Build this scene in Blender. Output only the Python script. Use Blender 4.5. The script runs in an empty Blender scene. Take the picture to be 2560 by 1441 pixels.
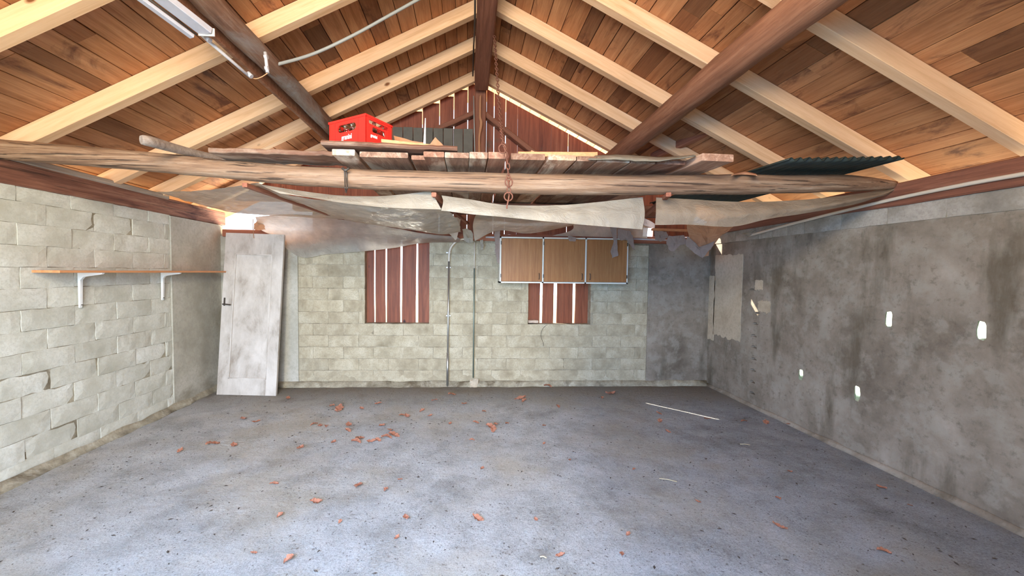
import bpy, bmesh, math, random
from mathutils import Vector, Matrix, noise
random.seed(7)
C = bpy.context.scene.collection
sc = bpy.context.scene
PI = math.pi
# ---------------------------------------------------------------- camera
FPX, YAW, PITCH, ROLL, PX, PY, EYE = 1004.2, .0522, -.0418, .0109, 1220.5, 723.2, 1.56
_F = Vector((math.sin(YAW)*math.cos(PITCH), math.cos(YAW)*math.cos(PITCH), math.sin(PITCH)))
_R = Vector((math.cos(YAW), -math.sin(YAW), 0)); _U = _R.cross(_F)
RR = _R*math.cos(ROLL)+_U*math.sin(ROLL); UU = -_R*math.sin(ROLL)+_U*math.cos(ROLL)
cam = bpy.data.cameras.new('camera'); camo = bpy.data.objects.new('camera', cam); C.objects.link(camo)
camo.matrix_world = Matrix(((RR.x, UU.x, -_F.x, 0), (RR.y, UU.y, -_F.y, 0), (RR.z, UU.z, -_F.z, EYE), (0, 0, 0, 1)))
cam.sensor_width = 36; cam.lens = 36*FPX/2560
cam.shift_x = (1280-PX)/2560; cam.shift_y = (PY-720.5)/2560; cam.clip_start = .05
sc.camera = camo
# ---------------------------------------------------------------- light
SUN_DIR = Vector((.93, -.915, -1)).normalized()
w = bpy.data.worlds.new('sky'); sc.world = w; w.use_nodes = True
bg = w.node_tree.nodes['Background']; bg.inputs[0].default_value = (.72, .84, 1, 1); bg.inputs[1].default_value = 2.2
def lamp(name, kind, loc, energy, color, direction=None, **kw):
    l = bpy.data.lights.new(name, kind); o = bpy.data.objects.new(name, l); C.objects.link(o)
    o.location = loc; l.energy = energy; l.color = color
    if direction is not None: o.rotation_euler = Vector(direction).to_track_quat('-Z', 'Z').to_euler()
    for k, v in kw.items(): setattr(l, k, v)
    return o
lamp('sun', 'SUN', (0, 0, 9), 12.0, (1, .93, .82), SUN_DIR, angle=.009)
# lamp added for assumed sky daylight at the wide gate opening, behind the camera
lamp('assumed_sky_lamp_at_gate', 'AREA', (-1.0, -.62, 1.7), 125, (.15, .45, 1), (0.30, 1, -.62), shape='RECTANGLE', size=3.3, size_y=1.4, spread=2.2)
# lamp alone for an assumed sunlit house across the yard, through the gate opening
lamp('assumed_house_front_lamp', 'AREA', (-.12, -5.0, 2.7), 400, (1, .91, .70), (-.05, 1, -.05), shape='RECTANGLE', size=.8, size_y=4.8)
# added fill lamp inside the front gable, for the rafters and right wall
lamp('front_gable_fill', 'AREA', (.2, -.47, 3.0), 215, (1, .90, .74), (.22, 1, -.14), shape='RECTANGLE', size=3.4, size_y=.8)
# added lamps for assumed ground bounce under both eaves, throwing light up through them
lamp('assumed_eave_lamp_left', 'AREA', (-4.3, 2.8, 1.55), 85, (1, .86, .66), (.62, 0, 1), shape='RECTANGLE', size=.7, size_y=6.4)
lamp('assumed_eave_lamp_right', 'AREA', (4.5, 2.8, 1.55), 60, (1, .86, .66), (-.62, 0, 1), shape='RECTANGLE', size=.7, size_y=6.4)
# added lamp for assumed bounce off sunlit ground behind the gable
lamp('assumed_ground_lamp_behind', 'AREA', (.2, 7.0, 1.2), 700, (1, .95, .80), (0, -.25, 1), shape='RECTANGLE', size=6.0, size_y=1.2)
sc.view_settings.view_transform = 'Standard'; sc.view_settings.look = 'None'
sc.view_settings.exposure = 0.84; sc.view_settings.gamma = 1.0; sc.view_settings.use_curve_mapping = False
try:
    sc.cycles.use_denoising = True; sc.cycles.max_bounces = 6; sc.cycles.diffuse_bounces = 4
    sc.cycles.transparent_max_bounces = 12; sc.cycles.sample_clamp_indirect = 6
except Exception: pass

# ---------------------------------------------------------------- helpers
def ray(x, y): return _F + RR*((x-PX)/FPX) - UU*((y-PY)/FPX)
def at(x, y, Y):
    d = ray(x, y); return Vector((0, 0, EYE)) + d*(Y/d.y)
def atZ(x, y, Z):
    d = ray(x, y); return Vector((0, 0, EYE)) + d*((Z-EYE)/d.z)
def atX(x, y, X):
    d = ray(x, y); return Vector((0, 0, EYE)) + d*(X/d.x)
def s2l(c): c /= 255; return c/12.92 if c <= .04045 else ((c+.055)/1.055)**2.4
def col(r, g, b): return (s2l(r), s2l(g), s2l(b), 1)

def tag(o, label=None, cat=None, group=None, kind=None):
    if label: o['label'] = label
    if cat: o['category'] = cat
    if group: o['group'] = group
    if kind: o['kind'] = kind
    return o
def empty(name, loc=(0, 0, 0), label=None, cat=None, group=None, kind=None):
    o = bpy.data.objects.new(name, None); C.objects.link(o); o.location = loc; o.empty_display_size = .1
    return tag(o, label, cat, group, kind)
def link(name, me, parent=None, mat=None, mw=None):
    o = bpy.data.objects.new(name, me); C.objects.link(o)
    if mat is not None and not me.materials: me.materials.append(mat)
    if parent is not None:
        o.parent = parent
        o.matrix_parent_inverse = Matrix.Translation(-parent.location)
    if mw is not None: o.matrix_basis = mw
    return o
def from_bm(name, bm, mat, parent=None, smooth=False, mw=None):
    me = bpy.data.meshes.new(name); bmesh.ops.recalc_face_normals(bm, faces=bm.faces); bm.to_mesh(me); bm.free()
    if smooth:
        for p in me.polygons: p.use_smooth = True
    return link(name, me, parent, mat, mw)
def add_box(bm, x0, x1, y0, y1, z0, z1):
    v = [bm.verts.new(p) for p in ((x0,y0,z0),(x1,y0,z0),(x1,y1,z0),(x0,y1,z0),(x0,y0,z1),(x1,y0,z1),(x1,y1,z1),(x0,y1,z1))]
    for f in ((0,3,2,1),(4,5,6,7),(0,1,5,4),(1,2,6,5),(2,3,7,6),(3,0,4,7)): bm.faces.new([v[i] for i in f])
def box(name, x0, x1, y0, y1, z0, z1, mat, parent=None, bev=0):
    bm = bmesh.new(); add_box(bm, x0, x1, y0, y1, z0, z1)
    if bev: bmesh.ops.bevel(bm, geom=bm.edges[:], offset=bev, segments=1, affect='EDGES')
    return from_bm(name, bm, mat, parent)
def beam_mesh(L, w, h, ch=.004, n=1, jit=0., seed=0, endcut=0.):
    """a timber along local +X from 0 to L, width w in y, height h in z, chamfered, n segments with slight unevenness"""
    rnd = random.Random(seed); bm = bmesh.new(); rings = []
    a, b = w/2, h/2
    for i in range(n+1):
        x = L*i/n; dy = rnd.uniform(-jit, jit); dz = rnd.uniform(-jit, jit); s = 1+rnd.uniform(-jit, jit)*3
        prof = [(-a+ch,-b),(a-ch,-b),(a,-b+ch),(a,b-ch),(a-ch,b),(-a+ch,b),(-a,b-ch),(-a,-b+ch)]
        rings.append([bm.verts.new((x + (endcut*(z/h) if i in (0, n) else 0), y*s+dy, z*s+dz)) for y, z in prof])
    for i in range(n):
        for k in range(8):
            bm.faces.new((rings[i][k], rings[i][(k+1) % 8], rings[i+1][(k+1) % 8], rings[i+1][k]))
    bm.faces.new(rings[0]); bm.faces.new(rings[-1])
    return bm
def frame(p0, p1, up=(0, 0, 1)):
    p0 = Vector(p0); x = (Vector(p1)-p0).normalized(); up = Vector(up)
    y = up.cross(x).normalized(); z = x.cross(y)
    return Matrix(((x.x,y.x,z.x,p0.x),(x.y,y.y,z.y,p0.y),(x.z,y.z,z.z,p0.z),(0,0,0,1)))
def beam(name, p0, p1, w, h, mat, parent=None, up=(0,0,1), ch=.004, n=1, jit=0., seed=0, endcut=0.):
    L = (Vector(p1)-Vector(p0)).length
    return from_bm(name, beam_mesh(L, w, h, ch, n, jit, seed, endcut), mat, parent, False, frame(p0, p1, up))
def spline(pts, n):
    """Catmull-Rom through points, n samples"""
    P = [Vector(p) for p in pts]; P = [P[0]*2-P[1]] + P + [P[-1]*2-P[-2]]; out = []
    m = len(P)-3
    for i in range(n):
        t = i/(n-1)*m; k = min(int(t), m-1); u = t-k
        a, b, c, d = P[k:k+4]
        out.append(.5*((2*b)+(c-a)*u+(2*a-5*b+4*c-d)*u*u+(3*b-a-3*c+d)*u**3))
    return out
def tube_bm(bm, pts, rad, sides=10, rough=0., seed=0, caps=True):
    pts = [Vector(p) for p in pts]; rings = []; prev = None
    for i, p in enumerate(pts):
        d = (pts[min(i+1, len(pts)-1)]-pts[max(i-1, 0)]).normalized()
        if prev is None:
            u = d.cross(Vector((0, 0, 1)))
            if u.length < .05: u = d.cross(Vector((0, 1, 0)))
            u.normalize()
        else: u = (prev - d*prev.dot(d)).normalized()
        prev = u; v = d.cross(u); r = rad[i] if isinstance(rad, (list, tuple)) else rad
        ring = []
        for k in range(sides):
            a = 2*PI*k/sides; q = u*math.cos(a)+v*math.sin(a)
            rr = r*(1+rough*noise.noise(q*2.2+p*5+Vector((seed, 0, 0))))
            ring.append(bm.verts.new(p+q*rr))
        rings.append(ring)
    for i in range(len(rings)-1):
        for k in range(sides):
            bm.faces.new((rings[i][k], rings[i][(k+1) % sides], rings[i+1][(k+1) % sides], rings[i+1][k]))
    if caps: bm.faces.new(rings[0]); bm.faces.new(rings[-1][::-1])
def tube(name, pts, rad, mat, parent=None, sides=10, rough=0., seed=0, n=None):
    if n: 
        if isinstance(rad, (list, tuple)):
            rad = [v.x for v in spline([(r, 0, 0) for r in rad], n)]
        pts = spline(pts, n)
    bm = bmesh.new(); tube_bm(bm, pts, rad, sides, rough, seed)
    o = from_bm(name, bm, mat, parent)
    for p in o.data.polygons: p.use_smooth = len(p.vertices) == 4
    return o
def loft(name, rails, mat, nu=40, nv=16, wr=.01, freq=6, seed=0, parent=None, thick=0.0012, fold=(1, 1, 1)):
    """a cloth or film surface through a list of rails (each a list of 3D points)"""
    R = [spline(r, nu) for r in rails]; bm = bmesh.new(); grid = []
    for j in range(nv):
        row = []
        for i in range(nu):
            colm = [r[i] for r in R]
            p = colm[0] if len(colm) == 1 else spline(colm, nv)[j]
            row.append(p.copy())
        grid.append(row)
    edge_pin = lambda i, j: min(1, min(i, nu-1-i)/2+.35)*min(1, min(j, nv-1-j)/2+.25)
    vs = []
    for j, row in enumerate(grid):
        vr = []
        for i, p in enumerate(row):
            q = Vector((p.x*fold[0], p.y*fold[1], p.z*fold[2]))*freq + Vector((seed*3.1, seed, 0))
            n1 = noise.noise_vector(q) + .5*noise.noise_vector(q*2.3)
            vr.append(bm.verts.new(p + n1*wr*edge_pin(i, j)))
        vs.append(vr)
    for j in range(nv-1):
        for i in range(nu-1): bm.faces.new((vs[j][i], vs[j][i+1], vs[j+1][i+1], vs[j+1][i]))
    o = from_bm(name, bm, mat, parent, True)
    if thick:
        m = o.modifiers.new('thickness', 'SOLIDIFY'); m.thickness = thick
    return o
def torn(name, outline, mat, thick=.003, wr=.01, seed=0, ragged=.006, parent=None):
    """a torn flat scrap: outline of 3D points (ordered), given ragged edges, some crumple and a thickness"""
    rnd = random.Random(seed); pts = []
    O = [Vector(p) for p in outline]; c = sum(O, Vector())/len(O)
    for i, p in enumerate(O):
        q = O[(i+1) % len(O)]; k = max(2, int((q-p).length/.02))
        for t in range(k): pts.append(p.lerp(q, t/k)+Vector((rnd.uniform(-1,1), rnd.uniform(-1,1)*.4, rnd.uniform(-1,1)))*ragged)
    bm = bmesh.new(); rings = []
    for s in (1, .66, .33):
        rings.append([bm.verts.new(c+(p-c)*s+noise.noise_vector((c+(p-c)*s)*9+Vector((seed,0,0)))*wr) for p in pts])
    cv = bm.verts.new(c+Vector((0, wr, 0))); n = len(pts)
    for a, b in zip(rings, rings[1:]):
        for i in range(n): bm.faces.new((a[i], a[(i+1) % n], b[(i+1) % n], b[i]))
    for i in range(n): bm.faces.new((rings[-1][i], rings[-1][(i+1) % n], cv))
    o = from_bm(name, bm, mat, parent)
    m = o.modifiers.new('thickness', 'SOLIDIFY'); m.thickness = thick
    return o
def copy_tree(o, parent=None):
    c = o.copy(); C.objects.link(c)
    if parent is not None: c.parent = parent
    for ch in o.children: copy_tree(ch, c)
    return c

# ---------------------------------------------------------------- materials
class NT:
    def __init__(s, name):
        s.m = bpy.data.materials.new(name); s.m.use_nodes = True; s.t = s.m.node_tree; s.n = s.t.nodes
        s.b = s.n['Principled BSDF']; s.out = s.n['Material Output']
    def new(s, t, **kw):
        n = s.n.new(t)
        for k, v in kw.items():
            if k.startswith('i_'): n.inputs[int(k[2:]) if k[2:].isdigit() else k[2:].replace('_', ' ')].default_value = v
            else: setattr(n, k, v)
        return n
    def l(s, a, b): s.t.links.new(a, b)
    def coord(s, scale=(1,1,1), rnd=True, which='Object'):
        tc = s.new('ShaderNodeTexCoord'); mp = s.new('ShaderNodeMapping'); mp.inputs['Scale'].default_value = scale
        if rnd:
            oi = s.new('ShaderNodeObjectInfo'); m = s.new('ShaderNodeMath', operation='MULTIPLY'); m.inputs[1].default_value = 37.0
            s.l(oi.outputs['Random'], m.inputs[0]); v = s.new('ShaderNodeVectorMath', operation='ADD')
            s.l(tc.outputs[which], v.inputs[0]); s.l(m.outputs[0], v.inputs[1]); s.l(v.outputs[0], mp.inputs[0])
        else: s.l(tc.outputs[which], mp.inputs[0])
        return mp.outputs[0]
    def noise(s, vec, scale, detail=6, rough=.6, dist=0):
        n = s.new('ShaderNodeTexNoise'); n.inputs['Scale'].default_value = scale; n.inputs['Detail'].default_value = detail
        n.inputs['Roughness'].default_value = rough; n.inputs['Distortion'].default_value = dist
        s.l(vec, n.inputs['Vector']); return n.outputs['Fac']
    def ramp(s, fac, stops):
        r = s.new('ShaderNodeValToRGB'); e = r.color_ramp.elements
        while len(e) < len(stops): e.new(.5)
        for el, (p, c) in zip(e, stops): el.position = p; el.color = c
        s.l(fac, r.inputs[0]); return r.outputs[0]
    def mix(s, fac, a, b, mode='MIX'):
        m = s.new('ShaderNodeMix', data_type='RGBA', blend_type=mode)
        for sock, v in ((m.inputs[0], fac), (m.inputs[6], a), (m.inputs[7], b)):
            if hasattr(v, 'is_linked'): s.l(v, sock)
            else: sock.default_value = v
        return m.outputs[2]
    def bump(s, h, strength=.3, dist=.01, prev=None):
        b = s.new('ShaderNodeBump'); b.inputs['Strength'].default_value = strength; b.inputs['Distance'].default_value = dist
        s.l(h, b.inputs['Height'])
        if prev is not None: s.l(prev, b.inputs['Normal'])
        return b.outputs[0]
    def done(s, color=None, rough=.8, normal=None, spec=.3, metal=0.):
        if color is not None:
            if hasattr(color, 'is_linked'): s.l(color, s.b.inputs['Base Color'])
            else: s.b.inputs['Base Color'].default_value = color
        s.b.inputs['Roughness'].default_value = rough; s.b.inputs['Specular IOR Level'].default_value = spec
        s.b.inputs['Metallic'].default_value = metal
        if normal is not None: s.l(normal, s.b.inputs['Normal'])
        return s.m
W1, K0 = (1,1,1,1), (0,0,0,1)
def wood(name, dark, mid, light, axis=0, grain=28, stain=None, stain_amt=.5, rough=.75, bump=.35, objcol=0., knots=None, stretch=.06, cracks=0., fine=.55):
    t = NT(name); sc3 = [1,1,1]; sc3[axis] = stretch
    v = t.coord(tuple(sc3)); sc4 = [1,1,1]; sc4[axis] = .35; v2 = t.coord(tuple(sc4))
    g = t.noise(v, grain, 8, .65, .6); c = t.ramp(g, [(.28, dark), (.5, mid), (.72, light)])
    big = t.noise(v2, 2.2, 3, .5)
    c = t.mix(t.ramp(big, [(.35, K0), (.7, W1)]), c, t.mix(.5, c, mid))
    scf = [1,1,1]; scf[axis] = .045
    fg = t.noise(t.coord(tuple(scf)), grain*4.5, 5, .7, .3)
    c = t.mix(t.ramp(fg, [(.40, (fine,)*3+(1,)), (.56, K0)]), c, t.mix(.6, c, dark))
    sm = t.noise(v2, 24, 6, .75); c = t.mix(t.ramp(sm, [(.56, K0), (.68, (fine*.8,)*3+(1,))]), c, t.mix(.5, c, dark))
    if stain is not None:
        s = t.ramp(t.noise(v2, 3.4, 7, .68, .8), [(.60-.12*stain_amt, K0), (.70-.06*stain_amt, W1)])
        c = t.mix(s, c, stain)
    if knots is not None:
        vo = t.new('ShaderNodeTexVoronoi'); vo.inputs['Scale'].default_value = 3.2; sk = [1,1,1]; sk[axis] = .55
        t.l(t.coord(tuple(sk)), vo.inputs['Vector'])
        c = t.mix(t.ramp(vo.outputs['Distance'], [(.035, W1), (.075, K0)]), c, knots)
    if objcol:
        oi = t.new('ShaderNodeObjectInfo'); c = t.mix(objcol, c, oi.outputs['Color'], 'MULTIPLY')
    nb = t.bump(g, bump, .004); nb = t.bump(fg, bump*.8, .002, nb)
    if cracks:
        sc5 = [1,1,1]; sc5[axis] = .025
        ck = t.noise(t.coord(tuple(sc5)), 44, 5, .6, .3); ckm = t.ramp(ck, [(.39, W1), (.43, K0)])
        c = t.mix(ckm, c, t.mix(cracks, c, (.02,.012,.008,1)))
        nb = t.bump(ckm, -.8, .012, nb)
    return t.done(c, rough, nb)

M = {}
M['new_wood'] = wood('pale_new_pine', col(198,150,108), col(226,184,144), col(238,204,168), 0, 22, fine=.25, knots=col(120,72,40), stretch=.05, bump=.15, rough=.65)
M['roof_board'] = wood('old_roof_boards', col(148,96,62), col(190,132,90), col(212,158,114), 0, 20, stain=col(112,70,50), stain_amt=.3, objcol=1.0, stretch=.07)
M['log'] = wood('weathered_log', col(90,64,48), col(146,114,88), col(182,158,132), 0, 30, stretch=.035, cracks=.8, bump=.8)
M['log_y'] = wood('weathered_log_lengthwise', col(92,66,54), col(138,104,84), col(172,152,138), 1, 26, stain=col(150,144,140), stain_amt=1.1, stretch=.08, bump=.6)
M['purlin_red'] = wood('reddish_old_purlin', col(104,68,50), col(150,102,76), col(174,128,100), 1, 22, stretch=.05, bump=.4)
M['red_timber'] = wood('red_brown_timber', col(92,56,44), col(134,86,66), col(160,112,90), 0, 20, stretch=.05)
M['plate'] = wood('old_wall_plate', col(90,54,42), col(136,90,70), col(168,126,102), 0, 20, stain=col(84,46,38), stain_amt=.5, stretch=.06, cracks=.6)
M['shutter'] = wood('red_brown_boards', col(92,50,32), col(134,74,48), col(158,100,70), 0, 18, knots=col(50,24,18), stretch=.05, rough=.55)
M['shutter_z'] = wood('red_brown_gable_boards', col(92,48,36), col(132,74,54), col(156,100,76), 2, 18, knots=col(50,24,20), stretch=.05, rough=.6, stain=col(96,70,58), stain_amt=.3)
M['loft'] = wood('dusty_loft_planks', col(98,70,56), col(144,112,92), col(186,162,140), 0, 18, stain=col(196,182,164), stain_amt=.6, objcol=1.0, stretch=.14, bump=.7)
M['lath'] = wood('reddish_lath', col(112,64,48), col(152,94,70), col(178,120,94), 0, 22, stretch=.05)
M['cabinet_wood'] = wood('teak_veneer', col(132,84,46), col(160,108,64), col(180,130,82), 2, 46, stretch=.04, bump=.05, rough=.45, fine=.5)
M['shelf_wood'] = wood('orange_shelf', col(176,110,66), col(204,140,92), col(220,160,112), 1, 22, stretch=.05, rough=.5)
M['shelf_wood_x'] = wood('orange_shelf_x', col(176,110,66), col(204,140,92), col(220,160,112), 0, 22, stretch=.05, rough=.5)
M['chip'] = wood('chipboard', col(190,128,82), col(214,152,104), col(226,172,126), 0, 60, stretch=.6)
M['pole'] = wood('grey_pole', col(118,100,88), col(158,142,128), col(186,172,158), 0, 26, stretch=.05)

def stone(name, dark, mid, light, s1=3, s2=40, bump=.4, dist=.004, dirt=None, dirt_lo=.55, pits=.0, rnd=True, rough=.92, objvar=0.):
    t = NT(name); v = t.coord((1,1,1), rnd)
    a = t.noise(v, s1, 8, .62); b = t.noise(v, s2, 6, .7)
    c = t.ramp(a, [(.3, dark), (.5, mid), (.7, light)])
    c = t.mix(t.ramp(b, [(.35, (.75,.75,.75,1)), (.55, K0)]), c, t.mix(.6, c, dark)); sp_ = t.noise(v, 26, 7, .75); c = t.mix(t.ramp(sp_, [(.60, K0), (.70, (.7,.7,.7,1))]), c, t.mix(.75, c, dark))
    if dirt is not None: c = t.mix(t.ramp(t.noise(v, s1*.5, 9, .68, .4), [(dirt_lo, K0), (dirt_lo+.16, W1)]), c, dirt)
    if objvar:
        oi = t.new('ShaderNodeObjectInfo'); r = t.ramp(oi.outputs['Random'], [(0, (1-objvar,)*3+(1,)), (1, W1)]); c = t.mix(1., c, r, 'MULTIPLY')
    n = t.bump(b, bump, dist); n = t.bump(a, bump*.7, dist*4, n)
    if pits:
        vo = t.new('ShaderNodeTexVoronoi'); vo.inputs['Scale'].default_value = 55; t.l(v, vo.inputs['Vector'])
        pm = t.ramp(vo.outputs['Distance'], [(.12, W1), (.3, K0)]); c = t.mix(pm, c, t.mix(pits, c, dark)); n = t.bump(pm, -.4, .004, n)
    return t.done(c, rough, n, .15)
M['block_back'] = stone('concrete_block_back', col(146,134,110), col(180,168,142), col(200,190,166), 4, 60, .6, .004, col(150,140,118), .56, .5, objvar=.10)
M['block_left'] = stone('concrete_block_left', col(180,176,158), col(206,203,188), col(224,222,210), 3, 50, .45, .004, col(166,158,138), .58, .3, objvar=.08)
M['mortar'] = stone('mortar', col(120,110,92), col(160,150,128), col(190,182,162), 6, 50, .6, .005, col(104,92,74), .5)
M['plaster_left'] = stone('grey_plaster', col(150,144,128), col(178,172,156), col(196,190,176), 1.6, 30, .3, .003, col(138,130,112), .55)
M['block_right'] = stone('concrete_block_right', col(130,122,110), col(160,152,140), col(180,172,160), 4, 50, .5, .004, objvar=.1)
M['cutblock'] = stone('brick_end', col(150,120,100), col(200,180,160), col(220,206,190), 8, 40, .5)
M['daylit_hole_inside'] = stone('daylit_hole_lining', col(190,200,176), col(222,230,206), col(240,246,230), 20, 70, .8)  # green-white tone: daylight on the slot sides painted into the colour

def floor_mat():
    t = NT('rough_trowelled_concrete'); v = t.coord((1,1,1), False)
    big = t.noise(v, .7, 6, .55); mid = t.noise(v, 3.0, 9, .65); fine = t.noise(v, 70, 8, .8)
    c = t.ramp(mid, [(.28, col(150,147,140)), (.5, col(188,186,180)), (.72, col(210,208,203))])
    dirt = t.ramp(t.noise(v, 1.3, 10, .7, .3), [(.54, K0), (.70, (.75,.75,.75,1))]); c = t.mix(dirt, c, col(128,120,108))
    speck = t.ramp(t.noise(v, 38, 4, .6), [(.64, K0), (.70, W1)]); c = t.mix(speck, c, col(104,96,88)); gr = t.noise(v, 120, 4, .8); c = t.mix(t.ramp(gr, [(.34, (.6,.6,.6,1)), (.5, K0)]), c, col(112,106,98)); c = t.mix(t.ramp(gr, [(.55, K0), (.68, (.5,.5,.5,1))]), c, col(226,223,216))
    warm = t.ramp(t.noise(v, .9, 5, .55), [(.48, K0), (.62, (.5,.5,.5,1))]); c = t.mix(warm, c, col(186,172,146))
    # darker wet concrete towards the right wall, blue skylight painted into its tint, brown earth along the walls
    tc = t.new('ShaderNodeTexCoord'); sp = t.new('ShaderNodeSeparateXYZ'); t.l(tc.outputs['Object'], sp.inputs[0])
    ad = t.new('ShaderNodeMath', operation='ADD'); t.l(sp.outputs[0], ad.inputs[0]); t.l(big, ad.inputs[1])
    damp_skylight = t.ramp(t.map01(ad.outputs[0], .9, 3.9), [(0, K0), (.45, (.55,)*3+(1,)), (1, W1)]); c = t.mix(damp_skylight, c, t.mix(1., c, (.62,.64,.70,1), 'MULTIPLY'))
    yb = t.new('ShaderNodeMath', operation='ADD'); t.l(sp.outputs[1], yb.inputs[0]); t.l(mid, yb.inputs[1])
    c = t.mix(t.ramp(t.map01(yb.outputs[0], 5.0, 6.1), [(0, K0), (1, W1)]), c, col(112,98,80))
    n = t.bump(fine, 1., .012)
    vo = t.new('ShaderNodeTexVoronoi'); vo.inputs['Scale'].default_value = 42; t.l(v, vo.inputs['Vector'])
    pit = t.ramp(vo.outputs['Distance'], [(.08, W1), (.28, K0)]); pm = t.mix(1., pit, t.ramp(t.noise(v, 9, 5, .6), [(.45, K0), (.6, W1)]), 'MULTIPLY')
    c = t.mix(pm, c, col(120,114,106)); n = t.bump(pm, -.5, .01, n)
    sv = t.coord((1,1,1), False); rot = t.n[-1] if False else None
    mp = t.new('ShaderNodeMapping'); mp.inputs['Rotation'].default_value = (0,0,.55); mp.inputs['Scale'].default_value = (1.2,6,1)
    t.l(tc.outputs['Object'], mp.inputs[0])
    st = t.noise(mp.outputs[0], 4, 7, .66, .6); n = t.bump(st, .5, .016, n)
    lump = t.noise(v, 17, 6, .7); n = t.bump(lump, .9, .016, n)
    return t.done(c, .88, n, .2)
def map01(s, val, a, b):
    m = s.new('ShaderNodeMapRange'); m.inputs[1].default_value = a; m.inputs[2].default_value = b; s.l(val, m.inputs[0]); return m.outputs[0]
NT.map01 = map01
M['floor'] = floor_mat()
def render_mat():
    t = NT('stained_cement_render'); v = t.coord((1,1,1), False)
    a = t.noise(v, 1.7, 10, .66, .2); b = t.noise(v, 7, 8, .6); f = t.noise(v, 45, 5, .7)
    c = t.ramp(a, [(.3, col(104,93,80)), (.46, col(132,120,105)), (.60, col(152,140,125)), (.75, col(176,164,150))])
    c = t.mix(t.ramp(b, [(.50, K0), (.62, (.55,)*3+(1,))]), c, col(156,148,134)); b2 = t.noise(v, 19, 8, .7); c = t.mix(t.ramp(b2, [(.30, (.6,)*3+(1,)), (.46, K0)]), c, col(92,84,70))
    vs = t.coord((1,1,.25), False); dr = t.ramp(t.noise(vs, 3.2, 7, .6), [(.54, K0), (.68, (.8,)*3+(1,))]); c = t.mix(dr, c, col(92,82,66))
    n = t.bump(f, .35, .003); n = t.bump(b, .4, .01, n)
    return t.done(c, .9, n, .15)
M['render'] = render_mat()
M['plaster_pale'] = stone('pale_plaster_patch', col(156,140,118), col(186,170,146), col(200,186,164), 2, 30, .2, .002)

def flat(name, c, rough=.5, metal=0., spec=.4, dirt=None, amt=.6, scale=4):
    t = NT(name); v = t.coord((1,1,1)); n = t.noise(v, scale, 8, .65)
    c2 = dirt if dirt else tuple(x*.86 for x in c[:3])+(1,)
    cc = t.mix(t.ramp(n, [(.45, K0), (.72, (amt,)*3+(1,))]), c, c2)
    return t.done(cc, rough, t.bump(t.noise(v, 40, 4, .6), .06, .002), spec, metal)
M['white_metal'] = flat('white_enamel', col(232,230,224), .4)
M['steel'] = flat('galvanised_steel', col(196,196,192), .28, .9)
M['greyconduit'] = flat('grey_conduit', col(150,150,146), .45)
M['green_rod'] = flat('grey_green_rod', col(120,130,118), .45, .4)
M['pvc'] = flat('cream_pvc', col(206,194,176), .4)
M['pvc_grey'] = flat('pale_grey_pvc', col(184,180,182), .4)
M['cable'] = flat('dark_cable', col(52,46,42), .5)
M['wire'] = flat('tan_wire', col(190,140,100), .5)
M['rust'] = flat('rusty_chain', col(128,84,66), .8, .3, .3, col(94,58,44), .8, 60)
M['red'] = flat('red_plastic', col(232,48,38), .38, 0, .5, col(214,40,34), .5)
M['letter'] = flat('white_print', col(250,220,218), .6)
M['fixture'] = flat('white_fixture_tray', col(176,174,184), .4, dirt=col(150,146,150), amt=.4, scale=14)
M['cab_white'] = flat('cream_cabinet_carcass', col(226,220,204), .45)
M['iron'] = flat('dark_iron', col(86,78,70), .5, .6)
M['leaf'] = flat('dry_leaf', col(160,106,82), .7, 0, .3, col(124,86,68), .8, 20)
M['straw'] = flat('straw', col(206,190,150), .7)
M['card'] = flat('dusty_cardboard', col(186,134,98), .9, dirt=col(156,112,84), scale=16)
M['card_grey'] = flat('grey_torn_card', col(150,130,118), .9, dirt=col(126,106,94), scale=16)
M['felt'] = flat('grey_roofing_felt', col(98,94,86), .9, dirt=col(78,74,68), amt=.7)
M['mat_cloth'] = flat('mouldy_cloth', col(128,116,98), .95, dirt=col(92,88,70), amt=.9, scale=12)
M['rope'] = flat('dusty_rope', col(168,120,88), .95)
M['outside'] = flat('pale_gravel_and_grass', col(168,176,140), .95)
M['tile'] = flat('roof_deck', col(120,70,54), .9)
M['corr'] = flat('black_green_corrugated', col(42,50,44), .5, 0, .5, col(26,30,28), .8, 8)
M['dark_wood'] = wood('dark_sooty_board', col(48,34,28), col(78,58,46), col(100,80,64), 0, 20)
def door_mat():
    t = NT('peeling_white_paint'); v = t.coord((1,1,.5)); a = t.noise(v, 3.2, 9, .66, .3); b = t.noise(v, 14, 7, .7)
    c = t.ramp(a, [(.34, col(146,134,120)), (.47, col(184,175,164)), (.6, col(202,194,184))])
    c = t.mix(t.ramp(b, [(.60, K0), (.74, (.6,)*3+(1,))]), c, col(160,146,130))
    return t.done(c, .6, t.bump(b, .15, .003), .3)
M['door'] = door_mat()
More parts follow.
